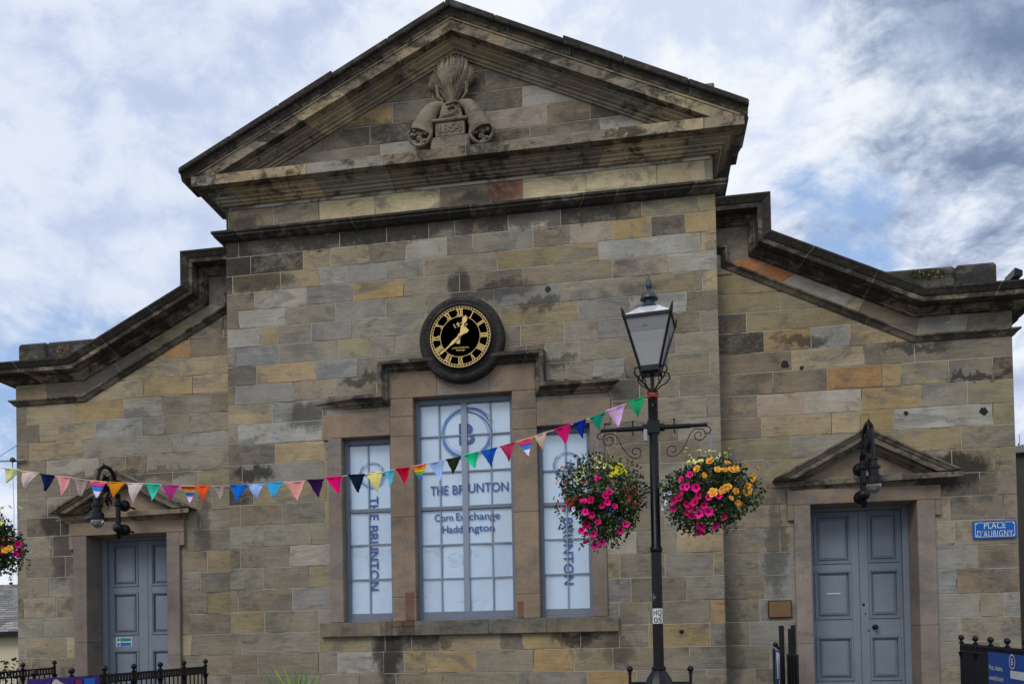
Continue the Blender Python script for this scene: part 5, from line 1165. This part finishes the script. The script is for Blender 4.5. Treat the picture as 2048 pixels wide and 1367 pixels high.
# banners tied on the railings
def on_rail(P0, P1, px, py):    # point of the vertical plane through P0,P1 seen at px,py
    d = (P1-P0).normalized(); n_ = d.cross(Vector((0, 0, 1))).normalized(); w_ = FV+RV*((px-CAM['px'])/CAM['f'])+UV*((CAM['py']-py)/CAM['f'])
    t = (P0-CP).dot(n_)/w_.dot(n_); return CP+w_*t
q0, q1 = on_rail(A1, A2, 45, 1356), on_rail(A1, A2, 192, 1349)
d = (q1-q0); d.z = 0; side = Vector((.05, 0, 0))
bn = thing('banner', tuple(q0+side-Vector((0, 0, .8))), 'purple festival banner tied on the railing at the bottom left', 'banner')
mb = MB(); N = 14; top = []
for k in range(N+1):
    t = k/N; top.append(q0.lerp(q1, t)+side+Vector((.008*sin(t*17), 0, -.012*sin(pi*t*3)**2)))
mb.add(top+[p-Vector((0, 0, .75)) for p in top], [(k, N+1+k, N+2+k, k+1) for k in range(N)], rgb(62, 36, 120, 1.5)); o = mb.build('cloth', [PAINT], bn); sm = o.modifiers.new('s', 'SOLIDIFY'); sm.thickness = .004
ux = d.normalized(); 
def patch(mb, u0, u1, v0, v1, col, off=.012):
    P = lambda u, v: q0.lerp(q1, u)+side+Vector((off, 0, -v)); mb.add([P(u0, v1), P(u1, v1), P(u1, v0), P(u0, v0)], [(0, 1, 2, 3)], col)
mb = MB(); patch(mb, .62, .70, .04, .16, rgb(150, 40, 70, 1.3)); patch(mb, .74, .90, .03, .15, rgb(20, 110, 200, 1.3))
for u, v, r_ in ((.27, .16, .09), (.38, .13, .10), (.48, .17, .08)):
    for rr, cc_, of in ((r_, rgb(225, 220, 190, 1.2), .013), (r_*.6, rgb(215, 195, 40, 1.3), .0145)):
        c_ = q0.lerp(q1, u)+side+Vector((of, 0, -v-.0)); mb.add([c_+ux*(rr*1.3*cos(a))+Vector((0, 0, rr*sin(a)*(1+.25*cos(3*a)))) for a in [2*pi*i/18 for i in range(18)]], [list(range(18))], cc_)
mb.build('print', [PAINT], bn)
q0, q1 = on_rail(C1, C2, 1987, 1302), on_rail(C1, C2, 2046, 1308); q1 = q0+(q1-q0).normalized()*1.3
side = Vector((-.05, 0, 0)); bn = thing('banner', tuple(q0+side-Vector((0, 0, .85))), 'blue banner with white lettering on the railing at the bottom right', 'banner')
mb = MB(); top = [q0.lerp(q1, k/N)+side+Vector((.006*sin(k*1.3), 0, 0)) for k in range(N+1)]
mb.add(top+[p-Vector((0, 0, .85)) for p in top], [(k, k+1, N+2+k, N+1+k) for k in range(N)], rgb(24, 62, 130, 1.35)); o = mb.build('cloth', [PAINT], bn); sm = o.modifiers.new('s', 'SOLIDIFY'); sm.thickness = .004
ux = (q1-q0).normalized(); uz = Vector((0, 0, 1)); off = Vector((-.014, 0, 0))+side
mb = MB(); wh = (.6, .62, .66, 1)
for s_, py, wd in (('Music, theatre,', 1332, .36), ('comedy & more!', 1352, .38)):
    p = on_rail(C1, C2, 1991, py)+off; text(mb, s_, 0, 0, 0, .052, col=wh, width=wd, anchor='l', frame=(p, ux, uz))
p = on_rail(C1, C2, 2038, 1322)+off
mb.add([p+ux*(rr*cos(2*pi*k/20))+uz*(rr*sin(2*pi*k/20)) for rr in (.075, .062) for k in range(20)], [(k, (k+1) % 20, 20+(k+1) % 20, 20+k) for k in range(20)], wh)
text(mb, 'B', 0, 0, 0, .07, col=wh, frame=(p, ux, uz)); p2 = p+ux*.1-uz*.13
mb.add([p2-ux*.15+uz*.04, p2+ux*.6+uz*.04, p2+ux*.6-uz*.04, p2-ux*.15-uz*.04], [(0, 1, 2, 3)], wh)
mb.build('print', [PAINT], bn)
# tall gate posts left of the right door, seen end on, with a folded notice board
gt = thing('steel_gate', tuple(at(1572, 1367, -.25)-Vector((0, 0, 1.1))), 'tall narrow black steel gate seen end on beside the right door', 'gate')
mb = MB()
for px, py, Y, w_ in ((1562.5, 1250, -.25, .055), (1586, 1249, -.15, .05)):
    p = at(px, py, Y); mb.box(p.x-w_/2, Y-.03, 0, p.x+w_/2, Y+.03, p.z)
mb.build('post', [BLACK], gt, bevel=.004)
mb = MB(); p = at(1577, 1256, -.2)
mb.box(p.x-.005, -.21, .2, p.x+.035, -.17, p.z); mb.box(p.x-.03, -.9, .2, p.x-.012, -.19, p.z-.30); 
for y in (-.8, -.6, -.4): mb.box(p.x-.05, y-.01, .2, p.x+.0, y+.01, p.z-.32)
mb.build('leaf', [BLACK], gt, bevel=.003)
mb = MB(); p = at(1551, 1288, -.45); mb.ball((p.x, -.45, p.z), .03); mb.tube([(p.x, -.45, p.z), (p.x+.05, -.36, p.z-.05)], .014, 8); mb.build('latch', [BLACK], gt, smooth=True)
p = at(1545.5, 1296, -.55); nb = thing('notice_board', (p.x, -.55, p.z-1.0), 'thin poster board seen edge on, hung on the black gate', 'board')
mb = MB(); mb.box(p.x, -.57, p.z-1.0, p.x+.022, -.52, p.z); mb.build('frame', [BLACK], nb, bevel=.003)
mb = MB(); a = p.x+.02
mb.add([(a, -.575, p.z-1), (a+.075, -.50, p.z-1), (a+.055, -.50, p.z-.03), (a, -.575, p.z-.01)], [(0, 1, 2, 3)], rgb(60, 78, 112, 1.3))
mb.add([(a+.02, -.5765, p.z-.35), (a+.055, -.512, p.z-.35), (a+.055, -.512, p.z-.06), (a+.014, -.5765, p.z-.04)], [(0, 1, 2, 3)], rgb(190, 195, 210, 1.2))
mb.add([(a+.04, -.577, p.z-1), (a+.07, -.52, p.z-1), (a+.055, -.514, p.z-.36), (a+.035, -.577, p.z-.36)], [(0, 1, 2, 3)], rgb(150, 155, 178, 1.2))
o = mb.build('poster', [PAINT], nb); sm = o.modifiers.new('s', 'SOLIDIFY'); sm.thickness = .006; sm.offset = 1
# ball-topped guard rail at the foot of the street lamp
gr = thing('guard_rail', (lx, ly+.12, 0), 'low black rail with two ball-topped posts round the lamp foot', 'guard rail')
for px, py in ((1259.5, 1337), (1381, 1336.5)):
    p = at(px, py, ly+.12); mb = MB(); mb.tube([(p.x, ly+.12, 0), (p.x, ly+.12, p.z-.02)], .0135, 10); mb.ball((p.x, ly+.12, p.z), .029, seg=14); mb.lathe([(.02, -.045), (.02, -.03)], (p.x, ly+.12, p.z), 10); mb.build('post', [BLACK], gr, smooth=True)
a, b = at(1259.5, 1365, ly+.12), at(1381, 1364, ly+.12); mb = MB(); mb.bar(a, b, .03, .022); mb.bar(a-Vector((0, 0, .8)), b-Vector((0, 0, .8)), .03, .022)
for k in range(1, 6): p = a.lerp(b, k/6); mb.tube([p, p-Vector((0, 0, .8))], .008, 6)
mb.build('rail', [BLACK], gr)
# ------------------------------------------------------------------ spiky plant in a planter
p0 = at(598, 1430, -1.2); pl = thing('spiky_plant', (p0.x, -1.2, 0), 'green spiky plant showing at the foot of the wall, below the windows', 'plant')
random.seed(3); mb = MB()
tips = [(545, 1329), (565, 1326), (587, 1322), (615, 1328), (640, 1340), (530, 1345), (575, 1345), (605, 1342), (628, 1352), (555, 1350), (597, 1350), (520, 1362)]+[(random.uniform(500, 690), random.uniform(1362, 1420)) for _ in range(30)]
for px, py in tips:
    Y = -1.2+random.uniform(-.25, .25); e = at(px, py, Y); b_ = Vector((p0.x+random.gauss(0, .03), -1.2+random.gauss(0, .03), .62)); m1 = b_.lerp(e, .55)+Vector((0, 0, .06)); w_ = .024
    sd_ = (e-b_).cross(Vector((0, 1, 0))).normalized(); g_ = random.choice((rgb(105, 130, 50, 1.3), rgb(75, 110, 45, 1.2), rgb(130, 145, 70, 1.3)))
    mb.add([b_-sd_*w_, b_+sd_*w_, m1+sd_*w_, m1-sd_*w_, e, m1+Vector((0, -.006, 0)), b_+Vector((0, -.008, 0))], [(0, 6, 5, 3), (6, 1, 2, 5), (3, 5, 4), (5, 2, 4)], g_)
mb.build('leaves', [LEAF], pl)
mb = MB(); mb.lathe([(.035, .3), (.045, .45), (.04, .64)], (p0.x, -1.2, 0), 10, (.12, .09, .05, 1)); mb.build('trunk', [LEAF], pl)
mb = MB(); mb.lathe([(.2, 0), (.26, .42), (.28, .43), (.28, .47), (.24, .47), (.23, .4), (.01, .4)], (p0.x, -1.2, 0), 20); mb.build('pot', [BLACK], pl)
# ------------------------------------------------------------------ plants on the parapets
def tufts(name, c0, c1, Y, n, cols, label, h=.06):
    random.seed(n); mb = MB(); o0 = at((c0[0]+c1[0])/2, c0[1], Y)
    for _ in range(n):
        e = at(random.uniform(c0[0], c1[0]), random.uniform(c1[1], c0[1]), Y+random.uniform(-.02, .05)); leaf(mb, e, Vector((random.gauss(0, 1), -.3, random.gauss(0, 1)+.4)), random.uniform(.010, .022), random.choice(cols))
    R_ = mb.build(name, [LEAF], None); tag(R_, label, 'weed'); return R_
tufts('dry_weed', (114, 712), (137, 690), -.02, 120, [rgb(190, 150, 90, 1.1), rgb(170, 130, 70, 1.1)], 'dry straw-coloured weed on the left parapet')
tufts('moss', (1822, 556), (1895, 540), -.01, 420, [(.03, .04, .015, 1), (.045, .055, .02, 1), (.02, .022, .012, 1), (.03, .035, .015, 1), rgb(190, 180, 70, 1.1)], 'dark moss with yellow specks on the right parapet')
mb = MB(); a = at(2020, 552, .1); mb.prism([(a.x, a.z-.04), (a.x+.10, a.z-.04), (a.x+.10, a.z+.02), (a.x+.02, a.z+.06)], .0, .3); o = mb.build('roof_flashing', [BLACK], hall)
# ------------------------------------------------------------------ cable, insulator and wires at the left corner
cb_ = thing('cable_bracket', tuple(at(30, 921, .25)), 'metal cable bracket at the far left corner of the hall', 'bracket')
mb = MB(); a, b = at(50, 920, .26), at(-30, 923, .26); mb.tube([a, b], .011, 8); a = at(48, 920, .27); b = at(30, 921, .27); mb.tube([a, b], .02, 8); mb.build('rod', [plain('zinc', (.22, .23, .25, 1), .5, metal=.4)], cb_, smooth=True)
mb = MB(); p = at(25, 919, .24); mb.ball(p, .04, seg=12); mb.tube([p-Vector((0, 0, .03)), p-Vector((0, 0, .10))], .007, 6); mb.build('insulator', [plain('green_glaze', (.05, .07, .03, 1), .4)], cb_, smooth=True)
mb = MB(); mb.tube([at(25, 925, .24), at(28, 1020, .24), at(28, 1130, .24)], .003, 5); mb.tube([at(34, 890, .3), at(20, 899, .3), at(-20, 925, .3)], .004, 5); mb.build('wire', [BLACK], cb_)
# ------------------------------------------------------------------ neighbours
h2 = at(20, 1172, 9.0); NBX = h2.x
nb = thing('cottage', (NBX-4, 12, 0), 'low cream house with a grey slate roof behind the left corner', 'house')
er = at(20, 1262, 7.0).z; rd = at(20, 1168, 10.5).z
mb = MB(); mb.box(NBX-9, 7.2, 0, NBX+2.4, 14, er, rgb(190, 180, 150, 1.2)); mb.build('wall', [plain('cream_harl', rgb(200, 190, 160, 1.1), .9, scale=30, bump=.4)], nb)
mb = MB(); NR = 22
random.seed(8)
for k in range(NR):
    t0, t1 = k/NR, (k+1)/NR; y0, y1 = 7.0+3.5*t0, 7.0+3.5*t1+.06; z0, z1 = er+(rd-er)*t0, er+(rd-er)*t1
    x = NBX-9.2
    while x < NBX+2.6:
        w_ = random.uniform(.22, .36); g_ = random.uniform(.18, .42); mb.add([(x, y0, z0+.03), (x+w_-.012, y0, z0+.03), (x+w_-.012, y1, z1), (x, y1, z1), (x, y0, z0), (x+w_-.012, y0, z0)], [(0, 1, 2, 3), (4, 5, 1, 0)], (g_, g_*.97, g_*.95, 1)); x += w_
mb.add([(NBX-9.2, 7.0, er-.02), (NBX+2.6, 7.0, er-.02), (NBX+2.6, 10.5, rd-.03), (NBX-9.2, 10.5, rd-.03)], [(0, 1, 2, 3)], (.06, .06, .06, 1))
mb.add([(NBX-9.2, 10.5, rd), (NBX+2.6, 10.5, rd), (NBX+2.6, 14, er), (NBX-9.2, 14, er)], [(0, 1, 2, 3)], (.2, .2, .2, 1))
mb.build('roof', [plain('slates', (1, 1, 1, 1), .8, var=.4, attr=True)], nb)
mb = MB(); mb.box(NBX-9.2, 6.93, er-.12, NBX+2.6, 7.05, er); mb.build('gutter', [BLACK], nb)
hg = MB(); random.seed(12)
for _ in range(1500):
    p = Vector((random.uniform(-11.5, -7.6), random.uniform(4.2, 5.0), random.uniform(0, at(20, 1318, 4.5).z)));  leaf(hg, p, Vector((random.gauss(0, 1), -1, random.gauss(0, 1))), random.uniform(.05, .12), greens())
o = hg.build('hedge', [LEAF], None); tag(o, 'dark green hedge in front of the cream house, far left', 'hedge')
b2 = at(2034, 893, 5.0); rb = thing('rubble_house', (b2.x+3, 8, 0), 'dark stone house just behind the right corner', 'house')
mb = MB(); mb.box(b2.x-.6, 5, 0, b2.x+9, 12, b2.z-.12); mb.build('wall', [RUBBLE], rb)
mb = MB(); mb.box(b2.x-.66, 4.9, b2.z-.12, b2.x+9.1, 12.1, b2.z); mb.build('parapet', [plain('pale_coping', (.2, .2, .2, 1), .8)], rb, bevel=.01)
an = at(2037, 888, 6.0); ae = thing('roof_aerial', (an.x, 6, b2.z), 'thin television aerial on the dark house at the right edge', 'aerial')
mb = MB(); mb.tube([(an.x, 6, b2.z-.02), (an.x, 6, b2.z+.26)], .01, 6); mb.tube([(an.x-.02, 6, b2.z+.2), (an.x+.5, 6, b2.z+.34)], .008, 5); mb.build('mast', [BLACK], ae)
mb = MB()
for k in range(5): x = an.x+.02+.1*k; mb.tube([(x, 6, b2.z+.15+.03*k), (x, 6, b2.z+.42+.03*k)], .005, 5)
mb.build('element', [BLACK], ae)
# ------------------------------------------------------------------ ground
def sheet(name, x0, y0, x1, y1, z, m_, label, n=1):
    mb = MB(); mb.add([(x0, y0, z), (x1, y0, z), (x1, y1, z), (x0, y1, z)], [(0, 1, 2, 3)]); o = mb.build(name, [m_], None); tag(o, label, name.split('_')[0], kind='structure'); return o
sheet('ground', -400, -400, 400, 400, -.12, plain('earth_and_grass', (.07, .075, .045, 1), .95, var=.5, scale=2), 'ground around the square')
sheet('road', -120, -24, 120, -16, -.116, TAR, 'asphalt road across the square')
mb = MB(); mb.box(-40, -16, -.3, 40, 14, 0); o = mb.build('pavement', [PAVE]); tag(o, 'paved square in front of the hall', 'pavement', kind='structure')
